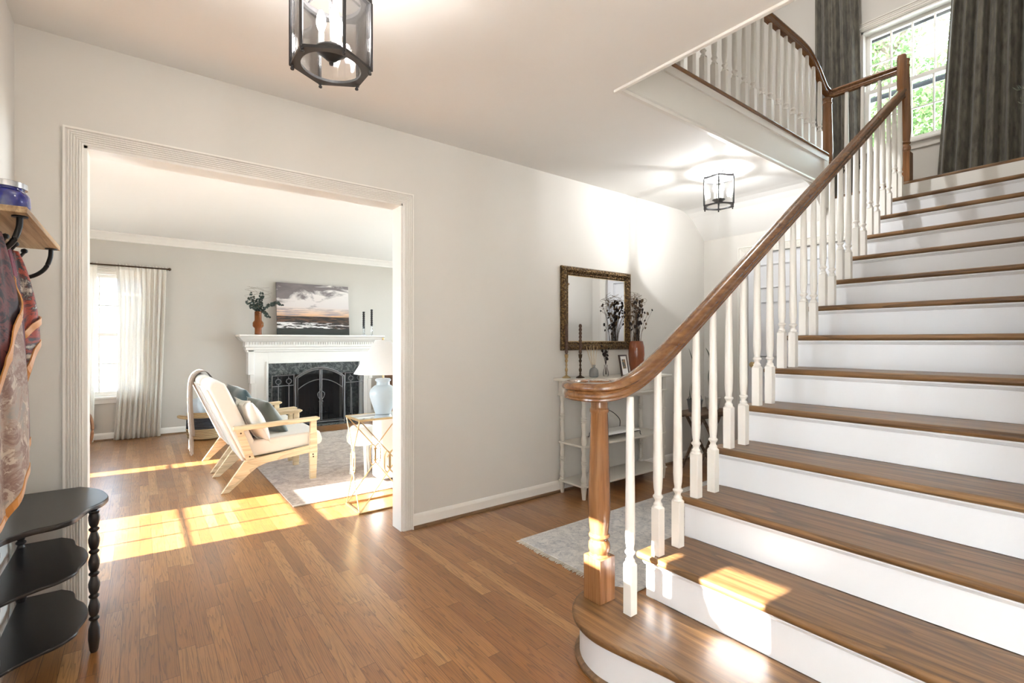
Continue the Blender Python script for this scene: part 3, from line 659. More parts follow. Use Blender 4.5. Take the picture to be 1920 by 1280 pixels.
taper(2.62, 2.735, 1.069, .235, 'darkwax', 'brown twisted taper candle standing in the pale brass candlestick'); taper(2.70, 2.665, 1.069, .235, 'darkwax', 'brown twisted taper candle standing in the dark bronze candlestick')
rd = thing('reed_diffuser', 'grey ceramic reed diffuser bottle with thin beige reeds', 'diffuser', (2.845, 2.66, .889))
M['greystone'] = plain('grey_ceramic', (128, 128, 126), .7, var=.1, nscale=60, bump=.3); M['reed'] = plain('pale_reed', (214, 188, 150), .8)
bm = B(); lathe(bm, [(.030, 0), (.036, .006), (.037, .03), (.034, .055), (.024, .070), (.012, .076), (.011, .084), (.014, .092), (.014, .096), (.009, .096)], 2.845, 2.66, .889, 24); obj('bottle', bm, 'greystone', rd, smooth=True)
for k, (dx, dy) in enumerate(((-.085, 0), (-.07, .015), (-.045, -.01), (-.03, .02), (.002, 0), (.010, .01), (.03, -.01))):
    bm = B(); tube(bm, [(2.845, 2.66, .92), (2.845+dx, 2.66+dy, 1.13+.006*(k % 3))], .0016, 6); obj('reed', bm, 'reed', rd)
bv = thing('bud_vase', 'small clear glass bud vase with dark dried flowers', 'vase', (2.985, 2.66, .889))
bm = B(); lathe(bm, [(.018, 0), (.024, .008), (.024, .03), (.018, .055), (.013, .07), (.013, .088), (.016, .092), (.0145, .092), (.0115, .086), (.012, .07), (.016, .055), (.021, .03), (.020, .01), (0, .006)], 2.985, 2.66, .889, 20); obj('glass_body', bm, 'glass', bv, smooth=True)
M['drydark'] = plain('dried_dark_petal', (40, 30, 26), .9, var=.3); M['drystem'] = plain('dried_stem', (104, 84, 62), .9, var=.2)
def blob(bm, p, r, sz=1.5, seg=8):
    rr = [(0, -sz*r), (.6*r, -.8*sz*r), (r, -.1*r), (.8*r, .6*sz*r), (0, sz*r)]; q = Matrix.Rotation(random.uniform(-.7, .7), 3, 'X') @ Matrix.Rotation(random.uniform(-.7, .7), 3, 'Y'); b2 = bmesh.new(); lathe(b2, rr, seg=seg); bmesh.ops.rotate(b2, verts=b2.verts, cent=(0, 0, 0), matrix=q); bmesh.ops.translate(b2, verts=b2.verts, vec=p)
    me = bpy.data.meshes.new('tmp'); b2.to_mesh(me); b2.free(); bm.from_mesh(me); bpy.data.meshes.remove(me)
for dx, dy, dz, r in ((-.05, 0, .245, .008), (-.03, .01, .205, .010), (-.012, -.01, .20, .011), (-.02, .0, .175, .014), (.004, .01, .185, .010), (.018, 0, .17, .009), (.034, .0, .225, .006), (.0, -.01, .145, .012), (.012, .005, .195, .010)):
    bm = B(); top = Vector((2.985+dx, 2.66+dy, .889+dz)); tube(bm, smooth_path([(2.985-dx*.2, 2.66, .905), (2.985, 2.66, .975), top], 4), .0012, 5); blob(bm, top, r); obj('dried_flower', bm, 'drydark', bv, smooth=True)
# picture frame leaning
pf = thing('picture_frame', 'small dark framed photograph with white mat leaning on the vase', 'picture frame', (3.075, 2.60, .889))
M['darkframe'] = woodmat('dark_frame_wood', (36, 22, 16), (58, 36, 26), (70, 44, 32), 0, 1.5, .35); M['matboard'] = plain('white_mat', (238, 236, 232), .8)
t = NT('small_landscape_print'); n = t.noise(t.co(), 28, 5, .7, .8); sp_ = t.n('SeparateXYZ', {0: t.co(which=0)}); c = t.ramp(n, [(.35, (46, 52, 46)), (.47, (70, 92, 98)), (.53, (150, 120, 82)), (.62, (196, 148, 92))]); t.set(t.b.inputs['Base Color'], c); M['print'] = t.m
fw, fh = .125, .175
def leaned(bm, b): box(bm, *b)
frame_parts = []
bm = B(); 
for b in ((-fw/2, 0, 0, fw/2, .012, .012), (-fw/2, 0, fh-.012, fw/2, .012, fh), (-fw/2, 0, .012, -fw/2+.012, .012, fh-.012), (fw/2-.012, 0, .012, fw/2, .012, fh-.012)): box(bm, *b)
frame_parts.append(('frame', bm, 'darkframe'))
bm = B(); box(bm, -fw/2+.01, .004, .01, fw/2-.01, .009, fh-.01); frame_parts.append(('mat_board', bm, 'matboard'))
bm = B(); box(bm, -.027, .0025, .062, .027, .0045, .138); frame_parts.append(('photo', bm, 'print'))
for nme, bm, mt in frame_parts: obj(nme, bm, mt, pf, local=True)
pf.rotation_euler = (radians(-10), 0, radians(12)); pf.location = (3.135, 2.575, .890)
# big vase with dried stems
vs = thing('floor_vase', 'tall glossy brown vase filled with dried dark stems on the console', 'vase', (3.37, 2.66, .889)); vs.name = 'dried_flower_vase'
M['brownglaze'] = plain('brown_glazed_ceramic', (126, 70, 44), .12, var=.15, nscale=14)
vx, vy = 3.37, 2.66
bm = B(); lathe(bm, [(.038, 0), (.046, .01), (.062, .09), (.068, .17), (.066, .23), (.056, .275), (.052, .285), (.047, .285), (.050, .27), (.058, .20), (.04, .05), (0, .04)], vx, vy, .889, 32); obj('vase_body', bm, 'brownglaze', vs, smooth=True)
for i in range(46):
    a = random.uniform(0, 2*pi); sp = random.uniform(.01, .135); hh = random.uniform(.12, .36); top = Vector((vx+sp*cos(a), vy+min(.09, sp*.6*sin(a)), 1.174+hh))
    bm = B(); tube(bm, smooth_path([(vx+.03*cos(a), vy+.03*sin(a), 1.10), (vx+sp*.5*cos(a), vy+.35*sp*sin(a), 1.174+hh*.5), top], 4), .0014, 5)
    blob(bm, top, random.uniform(.006, .012), 1.9, 6)
    if i % 2: blob(bm, top+Vector((random.uniform(-.02, .02), 0, -random.uniform(.03, .07))), .007, 1.6, 6)
    obj('dried_stem', bm, 'drydark' if i % 3 else 'drystem', vs, smooth=True)
for i in range(14):
    a = random.uniform(-.4, pi+.4); p = [Vector((vx-.01, vy, 1.15)), Vector((vx+.03*cos(a), vy+.01, 1.35))]; d = Vector((vx+.05*cos(a)-.03, vy, 1.45))
    for k in range(7): p.append(d+Vector((random.uniform(-.07, .07), random.uniform(-.05, .05), .02*k+random.uniform(-.02, .03))))
    bm = B(); tube(bm, smooth_path(p, 6), .0010, 4); obj('curly_twig', bm, 'drystem', vs)
# fix stray far stem
bm = B(); tube(bm, [(vx, vy, 1.15), (vx+.19, vy-.02, 1.44)], .001, 4); blob(bm, Vector((vx+.19, vy-.02, 1.445)), .006, 1.8, 6); obj('dried_stem', bm, 'drydark', vs)
# wire tray on middle shelf
wt = thing('letter_tray', 'black wire tray holding a white platter on the console middle shelf', 'tray', (3.10, 2.64, .398))
bm = B(); r_ = .003
for y in (2.56, 2.74):
    tube(bm, [(2.90, y, .435), (3.27, y, .435)], r_, 6)
    for x, s_ in ((2.90, -1), (3.27, 1)): tube(bm, smooth_path([(x, y, .435), (x+s_*.02, y, .432), (x+s_*.022, y, .41), (x+s_*.034, y, .401)], 4), r_, 6)
for x in (2.90, 3.27): tube(bm, [(x, 2.56, .435), (x, 2.74, .435)], r_, 6)
obj('wire_stand', bm, 'black', wt)
bm = B(); tube(bm, smooth_path([(2.92, 2.74, .435), (2.93, 2.74, .52), (3.085, 2.74, .60), (3.24, 2.74, .52), (3.25, 2.74, .435)], 6), r_, 6); obj('handle', bm, 'black', wt)
boxo('platter', (2.89, 2.555, .439, 3.28, 2.745, .449), 'matboard', wt, bevel=.004)
# ---- mirror ----
mr = thing('wall_mirror', 'rectangular wall mirror in ornate antique gold frame above the console', 'mirror', (3.02, 2.80, 1.11))
t = NT('antique_gold_carved'); v = t.co(); k = t.n('TexVoronoi', {'Vector': v, 'Scale': 70}).outputs[0]; n = t.noise(v, 60, 3)
t.set(t.b.inputs['Base Color'], t.mix(t.ramp(k, [(.1, (1, 1, 1)), (.6, (0, 0, 0))]), lin((74, 56, 34)), lin((150, 120, 76)))); t.b.inputs['Metallic'].default_value = .7; t.b.inputs['Roughness'].default_value = .4; t.bump(k, .9, -.008); M['carved'] = t.m
def framo(bm, x0, x1, z0, z1, yb, prof):
    rows = []
    for u, d in prof: rows.append([bm.verts.new((a, yb-d, z)) for a, z in ((x0+u, z0+u), (x0+u, z1-u), (x1-u, z1-u), (x1-u, z0+u))])
    for r0, r1 in zip(rows, rows[1:]):
        for i in range(4): j = (i+1) % 4; bm.faces.new((r0[i], r1[i], r1[j], r0[j]))
bm = B(); framo(bm, 2.612, 3.437, 1.10, 1.765, 2.798, [(0, 0), (0, .018), (.004, .026), (.012, .034), (.030, .036), (.045, .028), (.052, .022), (.058, .026), (.064, .024), (.072, .012), (.072, .004)]); obj('frame', bm, 'carved', mr)
bm = B(); box(bm, 2.68, 2.785, 1.168, 3.369, 2.792, 1.697); obj('mirror_glass', bm, 'mirror', mr)
bm = B(); framo(bm, 2.676, 3.373, 1.164, 1.701, 2.786, [(0, 0), (.004, .004), (.009, .004), (.010, 0)]); obj('inner_lip', bm, 'gold', mr)
# light switch reflected in the mirror
ls = solo('light_switch', (lambda b: (box(b, 4.636, 1.34, 1.16, 4.644, 1.37+.0, 1.28), b)[1])(B()), 'matboard', 'small white light switch plate on the end wall', 'light switch', (4.644, 1.355, 1.22), bevel=.002)
# ---- plants on a folding stand ----
M['oldwood'] = woodmat('weathered_wood', (62, 46, 34), (104, 82, 62), (128, 104, 82), 0, 1.2, .7, 0)
ps = thing('plant_stand', 'rustic wooden folding table with crossed legs in the hall corner', 'table', (4.2, 2.55, 0))
px0, px1, py0, py1, pz = 3.90, 4.50, 2.40, 2.68, .50
bm = B(); poly = [(px0+.03, py0), (px1-.03, py0), (px1, py0+.04), (px1, py1-.04), (px1-.03, py1), (px0+.03, py1), (px0, py1-.04), (px0, py0+.04)]; prism(bm, poly, pz, pz+.022, 'z'); obj('table_top', bm, 'oldwood', ps, bevel=.003)
bm = B(); box(bm, px0+.07, py0+.03, pz-.03, px1-.07, py0+.045, pz); box(bm, px0+.07, py1-.045, pz-.03, px1-.07, py1-.03, pz); obj('apron', bm, 'oldwood', ps)
for y in (py0+.05, py1-.07):
    for (xa, xb) in ((px0+.08, px1-.12), (px1-.08, px0+.12)):
        bm = B(); d = .014 if xa < xb else -.002
        sweep(bm, [(xa, y+d, 0.0), (xb, y+d, pz)], [(-.006, -.014), (.006, -.014), (.006, .014), (-.006, .014)], lat0=(0, 1, 0)); obj('leg', bm, 'oldwood', ps)
M['zinc'] = plain('galvanised_zinc', (120, 122, 124), .5, .5, var=.25, nscale=40); M['whitepot'] = plain('white_glazed_pot', (222, 220, 214), .25); M['soil'] = plain('potting_soil', (50, 38, 28), .95, var=.4, nscale=80)
t = NT('snake_plant_leaf'); v = t.co((4, 4, 22)); n = t.noise(v, 3, 4, .6, .8); t.set(t.b.inputs['Base Color'], t.ramp(n, [(.4, (34, 52, 32)), (.52, (62, 84, 48)), (.62, (40, 60, 38)), (.7, (104, 120, 74))])); t.b.inputs['Roughness'].default_value = .35; M['snake'] = t.m
def blade(pts_, w_, twist=.4):
    bm = B(); pts_ = smooth_path(pts_, 8); n = len(pts_); L = []
    for i, p in enumerate(pts_):
        q = i/(n-1); ww = w_*(.55+.45*sin(min(1, q*1.6)*pi/2))*(1-max(0, q-.55)/.45)**.8 if q < .999 else .0008; a = twist*q*3; d = Vector((cos(a), sin(a), 0))*ww/2; e = Vector((-sin(a), cos(a), 0))*.004*(1-q)
        L.append([bm.verts.new(p-d), bm.verts.new(p-e), bm.verts.new(p+d), bm.verts.new(p+e)])
    for a, b in zip(L, L[1:]):
        for i in range(4): bm.faces.new((a[i], a[(i+1) % 4], b[(i+1) % 4], b[i]))
    bm.faces.new(L[0]); bm.faces.new(L[-1][::-1]); return bm
def potplant(x, y, pot, label, leaves, handles):
    t_ = thing('potted_snake_plant', label, 'potted plant', (x, y, pz+.022)); z = pz+.022
    bm = B(); lathe(bm, [(.050, 0), (.054, .004), (.068, .105), (.072, .110), (.072, .116), (.066, .116), (.062, .09)], x, y, z, 24); 
    obj('pot', bm, pot, t_, smooth=True); bm = B(); lathe(bm, [(.063, .095), (0, .10)], x, y, z, 20); obj('soil', bm, 'soil', t_)
    if handles:
        for s_ in (-1, 1):
            bm = B(); tube(bm, smooth_path([(x+s_*.070, y-.02, z+.105), (x+s_*.085, y-.01, z+.14), (x+s_*.085, y+.01, z+.14), (x+s_*.070, y+.02, z+.105)], 4), .003, 6); obj('handle', bm, pot, t_)
    for lv in leaves: obj('leaf', blade([Vector((x, y, z+.09))+Vector(d) for d in lv[0]], lv[1], lv[2]), 'snake', t_, smooth=2)
potplant(4.06, 2.54, 'zinc', 'snake plant in a galvanised bucket on the folding table', [([(-.02, 0, 0), (-.05, 0, .16), (.0, .0, .30), (-.10, 0, .50)], .042, .4), ([(-.02, .02, 0), (-.05, .02, .08), (-.04, .02, .21)], .028, .2), ([(.02, .0, 0), (.03, 0, .2), (.02, 0, .36)], .03, .5), ([(-.01, -.02, 0), (.0, -.02, .14), (.04, -.02, .27)], .025, .3)], True)
potplant(4.36, 2.54, 'whitepot', 'snake plant in a white ceramic pot on the folding table', [([(.02, 0, 0), (0, 0, .2), (-.06, 0, .42), (-.12, 0, .50)], .05, .4), ([(-.02, .02, 0), (-.03, .02, .18), (-.02, .02, .30)], .04, .6)], False)
# ---- runner rug ----
M['rug1'] = rug_mat('faded_blue_grey_rug', (206, 201, 194), (166, 164, 164), (112, 116, 128)); M['fringe'] = fabric('cream_fringe', (205, 196, 182), bump=.6)
rg = thing('runner_rug', 'faded blue-grey and beige runner rug beside the stairs', 'rug', (2.8, 1.87, 0))
bm = B(); box(bm, 1.775, 1.45, .001, 4.1, 2.245, .010); obj('rug_pile', bm, 'rug1', rg, bevel=.003)
bm = B()
for i in range(110):
    y = 1.455+i*.0072; x1 = 1.775-random.uniform(.02, .036)
    tube(bm, [(1.78, y, .005), (x1, y+random.uniform(-.006, .006), .003)], .0026, 5)
obj('fringe', bm, 'fringe', rg, kind='stuff')
# ---- stair window curtains ----
def velvet():
    t = NT('grey_green_velvet'); lw = t.n('LayerWeight'); lw.inputs[0].default_value = .35; n = t.noise(t.co((1, 1, .3)), 30, 4)
    t.set(t.b.inputs['Base Color'], t.ramp(n, [(.35, (74, 70, 61)), (.6, (108, 103, 90))])); t.b.inputs['Roughness'].default_value = .7; t.b.inputs['Sheen Weight'].default_value = .35; t.b.inputs['Sheen Roughness'].default_value = .5; return t.m
M['velvet'] = velvet()
def curtain(name, label, axis, plane, a0t, a1t, a0b, a1b, zt, zb, amp, folds, mat, th=.003, ph=0, header=False, n=160, m=24, pooled=0, loc=None, bulge=None):
    bm = B(); R = []
    for side in (0, 1):
        L = []
        for j in range(m+1):
            q = j/m; row = []
            for i in range(n+1):
                u = i/n; a = (a0t+(a1t-a0t)*u)*(1-q)+(a0b+(a1b-a0b)*u)*q
                if bulge: a += bulge(u, q)
                s = folds*2*pi*u+ph; d = amp*(.35+.65*min(1, q*3+.2))*(sin(s+.5*sin(3*q+u*5))+.3*sin(2.3*s+2*q))+pooled*q**8*sin(5*u+2)
                if header and j < 2: d *= .4
                p = plane+d+side*th; z = zt+(zb-zt)*q+(.012*sin(s*1.7)*(1 if j == 0 and header else 0))
                row.append(bm.verts.new((a, p, z) if axis == 'y' else (p, a, z)))
            L.append(row)
        R.append(L)
    for L in R:
        for j in range(m):
            for i in range(n): bm.faces.new((L[j][i], L[j][i+1], L[j+1][i+1], L[j+1][i]))
    for j in range(m):
        for i in (0, n): bm.faces.new((R[0][j][i], R[0][j+1][i], R[1][j+1][i], R[1][j][i]))
    for i in range(n):
        for j in (0, m): bm.faces.new((R[0][j][i], R[0][j][i+1], R[1][j][i+1], R[1][j][i]))
    loc = loc or ((((a0b+a1b)/2, plane, zb)) if axis == 'y' else (plane, (a0b+a1b)/2, zb))
    return solo(name, bm, mat, label, 'curtain', loc, smooth=2)
curtain('curtain', 'dark grey-green velvet curtain left of the stair window', 'x', 5.64, 1.76, 2.13, 1.70, 2.13, 5.06, 2.415, .030, 5, 'velvet')
curtain('curtain', 'dark grey-green velvet curtain right of the stair window', 'x', 5.64, .45, 1.00, .42, 1.165, 5.06, 2.415, .034, 7, 'velvet', ph=1)
rod = B(); tube(rod, [(5.64, .35, 5.08), (5.64, 2.25, 5.08)], .014, 12); solo('curtain_rod', rod, 'black', 'black curtain rod over the stair window', 'curtain rod', (5.64, 1.3, 5.08), smooth=True)
# olive tree on the landing
ot = thing('potted_olive_tree', 'olive plant with grey-green leaves at the right edge of the landing', 'potted plant', (5.05, .40, 2.408))
bm = B(); lathe(bm, [(.09, 0), (.11, .02), (.13, .2), (.135, .21), (.12, .21)], 5.05, .40, 2.408, 24); obj('pot', bm, 'whitepot', ot, smooth=True)
bm = B(); lathe(bm, [(.12, .18), (0, .19)], 5.05, .40, 2.408, 20); obj('soil', bm, 'soil', ot)
bm = B(); tube(bm, smooth_path([(5.05, .40, 2.6), (5.06, .38, 2.8), (5.04, .40, 3.1)], 5), .008, 8); M['bark'] = plain('grey_bark', (96, 84, 70), .9, var=.25, nscale=30, bump=.5, bscale=60); obj('trunk', bm, 'bark', ot)
M['olive'] = plain('olive_leaf', (120, 128, 100), .6, var=.2, nscale=20)
for (b0, b1, b2) in (((5.05, .40, 2.85), (5.03, .47, 2.95), (4.98, .575, 2.965)), ((5.05, .40, 2.85), (5.03, .48, 2.90), (5.0, .555, 2.865)), ((5.04, .4, 3.05), (5.06, .40, 3.2), (5.04, .46, 3.25)), ((5.04, .4, 3.0), (5.1, .33, 3.1), (5.15, .25, 3.15))):
    bm = B(); pt = smooth_path([b0, b1, b2], 8); tube(bm, pt, .0022, 5)
    for i, p in enumerate(pt[5:]):
        for s_ in (-1, 1):
            d = Vector((random.uniform(-.5, .5), .35, s_*random.uniform(.5, 1))).normalized()*.05; w_ = Vector((.9, .3, 0)).normalized()*.007
            v = [bm.verts.new(q) for q in (p, p+d*.5+w_, p+d, p+d*.5-w_)]; bm.faces.new(v)
    obj('branch', bm, 'olive', ot)
# ================= LIVING ROOM =================
YW = 7.50
# ---- fireplace mantel ----
fp = thing('fireplace', 'white classical fireplace mantel with dark slate surround', 'fireplace', (2.03, 7.4, 0))
t = NT('dark_slate'); v = t.co(); n = t.noise(v, 9, 8, .75, 2.5); n2 = t.noise(v, 30, 4, .7, 1)
c = t.ramp(n, [(.35, (30, 32, 32)), (.5, (52, 56, 56)), (.56, (126, 128, 124)), (.6, (46, 50, 50)), (.7, (76, 80, 78))]); c = t.mix(t.math('MULTIPLY', n2, .2), c, lin((120, 124, 122)))
t.set(t.b.inputs['Base Color'], c); t.b.inputs['Roughness'].default_value = .18; M['slate'] = t.m
t = NT('sooty_firebrick'); bt = t.n('TexBrick', {'Vector': t.co((1, 1, 1)), 'Scale': 7.0}); bt.inputs['Color1'].default_value = lin((70, 58, 50)); bt.inputs['Color2'].default_value = lin((44, 38, 34)); bt.inputs['Mortar'].default_value = lin((90, 82, 74)); t.set(t.b.inputs['Base Color'], bt.outputs[0]); t.b.inputs['Roughness'].default_value = .95; M['firebrick'] = t.m
fx0, fx1, ox0, ox1, oz = 1.20, 2.86, 1.405, 2.675, .865
bm = B()
box(bm, fx0, 7.36, 0, ox0, YW, 1.06); box(bm, ox1, 7.36, 0, fx1, YW, 1.06); box(bm, ox0, 7.36, oz, ox1, YW, 1.06); obj('mantel_body', bm, 'trim', fp, bevel=.002, seg=1)
for s_, x in ((1, fx0), (-1, fx1)):
    bm = B()
    a, b = sorted((x-s_*.045, x+s_*.03)); box(bm, a, 7.345, .72, b, YW-.001, 1.055); a, b = sorted((x-s_*.02, x+s_*.035)); box(bm, a, 7.350, .60, b, YW-.002, .719)
    a, b = sorted((x-s_*.006, x+s_*.055)); box(bm, a, 7.355, 0, b, YW-.003, .599)
    obj('pilaster', bm, 'trim', fp, bevel=.006)
bm = B(); 
for (a, b, c_, d) in ((ox0-.028, ox0, 0, oz+.028), (ox1, ox1+.028, 0, oz+.028), (ox0, ox1, oz, oz+.028)): box(bm, a, 7.345, c_, b, 7.37, d)
obj('inner_moulding', bm, 'trim', fp, bevel=.005)
bm = B()
pr = [(YW, 1.02), (7.355, 1.02), (7.345, 1.035), (7.345, 1.05), (7.33, 1.06), (7.33, 1.085), (7.315, 1.10), (7.32, 1.125), (7.32, 1.165), (7.30, 1.17), (7.28, 1.185), (7.255, 1.205), (7.235, 1.232), (7.215, 1.24), (YW, 1.24)]
rg_ = []
for y_, z_ in pr[1:-1]:
    d_ = 7.345-y_; a_, b_ = 1.140-d_*.95, 2.920+d_*.95; rg_.append([bm.verts.new(q) for q in ((a_, YW, z_), (a_, y_, z_), (b_, y_, z_), (b_, YW, z_))])
for r0_, r1_ in zip(rg_, rg_[1:]):
    for i in range(3): bm.faces.new((r0_[i], r0_[i+1], r1_[i+1], r1_[i]))
bm.faces.new(rg_[0][::-1]); bm.faces.new(rg_[-1]); obj('cornice', bm, 'trim', fp)
bm = B(); n_ = 52
for i in range(n_): x = 1.135+1.775*i/n_; box(bm, x, 7.300, 1.128, x+.020, 7.325, 1.162)
obj('dentil_moulding', bm, 'trim', fp)
boxo('mantel_shelf', (1.025, 7.17, 1.238, 3.01, YW, 1.262), 'trim', fp, bevel=.007, seg=3)
bm = B(); hx0, hx1, hz = 1.58, 2.50, .70
box(bm, ox0, 7.395, 0, hx0, 7.43, oz); box(bm, hx1, 7.395, 0, ox1, 7.43, oz); box(bm, hx0, 7.395, hz, hx1, 7.43, oz); obj('slate_surround', bm, 'slate', fp)
boxo('hearth_slab', (1.35, 6.98, .0, 2.73, 7.40, .012), 'slate', fp, bevel=.002)
bm = B(); box(bm, hx0, 7.43, 0, hx0+.03, 8.0, hz); box(bm, hx1-.03, 7.43, 0, hx1, 8.0, hz); box(bm, hx0, 7.96, 0, hx1, 8.0, hz); box(bm, hx0, 7.43, hz, hx1, 8.0, hz+.03); box(bm, hx0, 7.43, -.02, hx1, 8.0, .01); obj('firebox', bm, 'firebrick', fp)
lg = thing('fire_grate', 'black iron log grate inside the fireplace', 'grate', (2.03, 7.65, .01))
bm = B()
for i in range(8): x = 1.78+.07*i; tube(bm, smooth_path([(x, 7.52, .19), (x, 7.54, .10), (x, 7.78, .10), (x, 7.80, .16)], 4), .008, 6)
tube(bm, [(1.75, 7.54, .10), (2.30, 7.54, .10)], .009, 6); tube(bm, [(1.75, 7.78, .10), (2.30, 7.78, .10)], .009, 6)
for x in (1.78, 2.27):
    for y in (7.54, 7.78): tube(bm, [(x, y, .01), (x, y, .10)], .008, 6)
obj('grate_bars', bm, 'black', lg)
# ---- fire screen ----
M['iron'] = plain('pewter_iron', (112, 108, 107), .5, .2); 
t = NT('fine_wire_mesh'); d = t.n('BsdfDiffuse'); d.inputs[0].default_value = lin((40, 38, 38)); tr = t.n('BsdfTransparent'); t.set(t.out.inputs[0], t.n('MixShader', {0: .62, 1: d, 2: tr})); M['mesh'] = t.m
fs = thing('fireplace_screen', 'arched black iron fireplace screen with double doors and side wings', 'fireplace screen', (2.04, 7.15, .012))
cx, yS = 2.04, 7.15
def bar(bm, p, q, w_=.016, d=.012): sweep(bm, [p, q], [(-w_/2, -d/2), (w_/2, -d/2), (w_/2, d/2), (-w_/2, d/2)], lat0=(1, 0, 0))
def arcz(x, w0, z0, z1): return z1-(z1-z0)*((x-cx)/w0)**2
hw = .335
bm = B(); ap = [(cx-hw+2*hw*i/24, yS, arcz(cx-hw+2*hw*i/24, hw, .665, .80)) for i in range(25)]
sweep(bm, [(cx-hw, yS, .03), (cx-hw, yS, .35), (cx-hw, yS, .655)]+ap[0:]+[(cx+hw, yS, .655), (cx+hw, yS, .35), (cx+hw, yS, .03)], circ(.011, 8)); tube(bm, [(cx-hw, yS, .03), (cx+hw, yS, .03)], .011, 8)
for s_ in (-1, 1): bar(bm, (cx+s_*hw, yS, .012), (cx+s_*hw, yS, .04), .02, .02)
obj('arched_frame', bm, 'iron', fs, smooth=True)
for s_ in (-1, 1):
    bm = B(); a0, a1 = cx+s_*.012, cx+s_*(hw-.028)
    top = [(a0+(a1-a0)*i/12, yS-.012, arcz(a0+(a1-a0)*i/12, hw, .665, .80)-.022) for i in range(13)]
    tube(bm, [(a0, yS-.012, .055)]+top+[(a1, yS-.012, .055)], .008, 6, closed=True)
    tube(bm, [(a0+(a1-a0)*i/12, yS-.012, arcz(a0+(a1-a0)*i/12, hw, .50, .655)-.02) for i in range(13)], .006, 6)
    dr_ = obj('screen_door', bm, 'iron', fs, smooth=True)
    bm = B(); lo = [(p[0], p[2]) for p in top]; prism(bm, [(a0, .055)]+lo+[(a1, .055)], yS-.008, yS-.006, 'y'); obj('wire_mesh', bm, 'mesh', dr_)
    bm = B(); tube(bm, smooth_path([(cx+s_*.010, yS-.025, .47), (cx+s_*.045, yS-.03, .44), (cx+s_*.040, yS-.03, .39), (cx+s_*.012, yS-.025, .345), (cx+s_*.03, yS-.025, .32)], 4), .005, 6); obj('handle', bm, 'iron', dr_)
    # wing
    xa, ya = cx+s_*(hw+.018), yS+.005; xb, yb = cx+s_*(hw+.315), yS-.10 if s_ < 0 else yS+.08
    bm = B(); tube(bm, [(xa, ya, .03), (xa, ya, .71), (xb, yb, .71), (xb, yb, .03)], .009, 6, closed=True); tube(bm, [(xa, ya, .57), (xb, yb, .57)], .007, 6); wg = obj('side_wing', bm, 'iron', fs)
    bm = B(); v = [bm.verts.new(p) for p in ((xa, ya, .03), (xb, yb, .03), (xb, yb, .71), (xa, ya, .71))]; f = bm.faces.new(v); r = bmesh.ops.extrude_face_region(bm, geom=[f]); bmesh.ops.translate(bm, verts=[q for q in r['geom'] if isinstance(q, bmesh.types.BMVert)], vec=(0, .002, 0)); obj('wire_mesh', bm, 'mesh', wg)
    for k, u in enumerate((.26, .74)):
        x, y = xa+(xb-xa)*u, ya+(yb-ya)*u-.03; bm = B()
        tube(bm, [(x+.033*cos(a), y, .632+.033*sin(a)) for a in [2*pi*i/20 for i in range(20)]], .005, 6, closed=True); tube(bm, [(x, y, .60), (x, y, .12)], .005, 6)
        kind = ('fireplace_poker', 'fireplace_shovel')[k] if s_ < 0 else ('fireplace_tongs', 'fireplace_brush')[k]
        if kind.endswith('shovel'): box(bm, x-.035, y-.004, .05, x+.035, y+.004, .14)
        elif kind.endswith('brush'): lathe(bm, [(.012, 0), (.03, -.07), (0, -.071)], x, y, .13, 10)
        elif kind.endswith('tongs'): tube(bm, [(x+.012, y, .5), (x+.02, y, .09)], .004, 6)
        else: tube(bm, smooth_path([(x, y, .13), (x+.01, y, .10), (x+.03, y, .12)], 4), .005, 6)
        side = {'fireplace_poker': 'iron poker with ring handle hanging leftmost on the fire screen wing', 'fireplace_shovel': 'iron shovel with ring handle hanging on the wing left of the screen doors', 'fireplace_tongs': 'iron tongs with ring handle hanging right of the screen doors', 'fireplace_brush': 'iron hearth brush with ring handle hanging at the far right wing'}
        # order: u counts away from the doors
        if s_ < 0: kk = {'fireplace_poker': 'iron poker with ring handle hanging on the left wing beside the screen doors', 'fireplace_shovel': 'iron shovel with ring handle hanging at the outer edge of the left wing'}
        else: kk = {'fireplace_tongs': 'iron tongs with ring handle hanging on the right wing beside the doors', 'fireplace_brush': 'iron hearth brush with ring handle at the outer edge of the right wing'}
        tube(bm, [(x, y, .66), (x, y+.03, .69)], .004, 6)
        solo(kind, bm, 'iron', kk[kind], 'fireplace tool', (x, y, .05), 'fireplace tools on the screen wings')
# ---- canvas ----
t = NT('sunset_valley_photo'); co = t.n('TexCoord'); s = t.n('SeparateXYZ', {0: co.outputs[0]}); X, Zc = s.outputs[0], s.outputs[2]
vec = t.n('CombineXYZ', {0: t.math('MULTIPLY', X, 1.0), 1: t.math('MULTIPLY', Zc, 2.3), 2: 0.0})
n = t.noise(vec, 2.6, 7, .62, .7)
sky = t.ramp(Zc, [(.36, (226, 168, 112)), (.42, (226, 190, 160)), (.55, (214, 204, 200)), (1.0, (232, 226, 220))])
mask = t.math('ADD', n, t.math('MULTIPLY', t.math('SUBTRACT', t.math('ADD', Zc, t.math('MULTIPLY', X, -.32)), .60), .75))
sky = t.mix(t.ramp(mask, [(.46, (0, 0, 0)), (.58, (1, 1, 1))]), sky, t.mix(n, lin((70, 62, 62)), lin((150, 140, 140))))
low = t.noise(t.n('CombineXYZ', {0: t.math('MULTIPLY', X, 2.0), 1: t.math('MULTIPLY', Zc, 22.0), 2: 0.0}), 1.6, 5, .6)
sky = t.mix(t.math('MULTIPLY', t.ramp(low, [(.45, (0, 0, 0)), (.6, (1, 1, 1))]), t.math('LESS_THAN', Zc, .52)), sky, lin((160, 146, 148)))
gn = t.noise(t.n('CombineXYZ', {0: t.math('MULTIPLY', X, 3.0), 1: t.math('MULTIPLY', Zc, 16.0), 2: 0.0}), 1.8, 6, .7, .4)
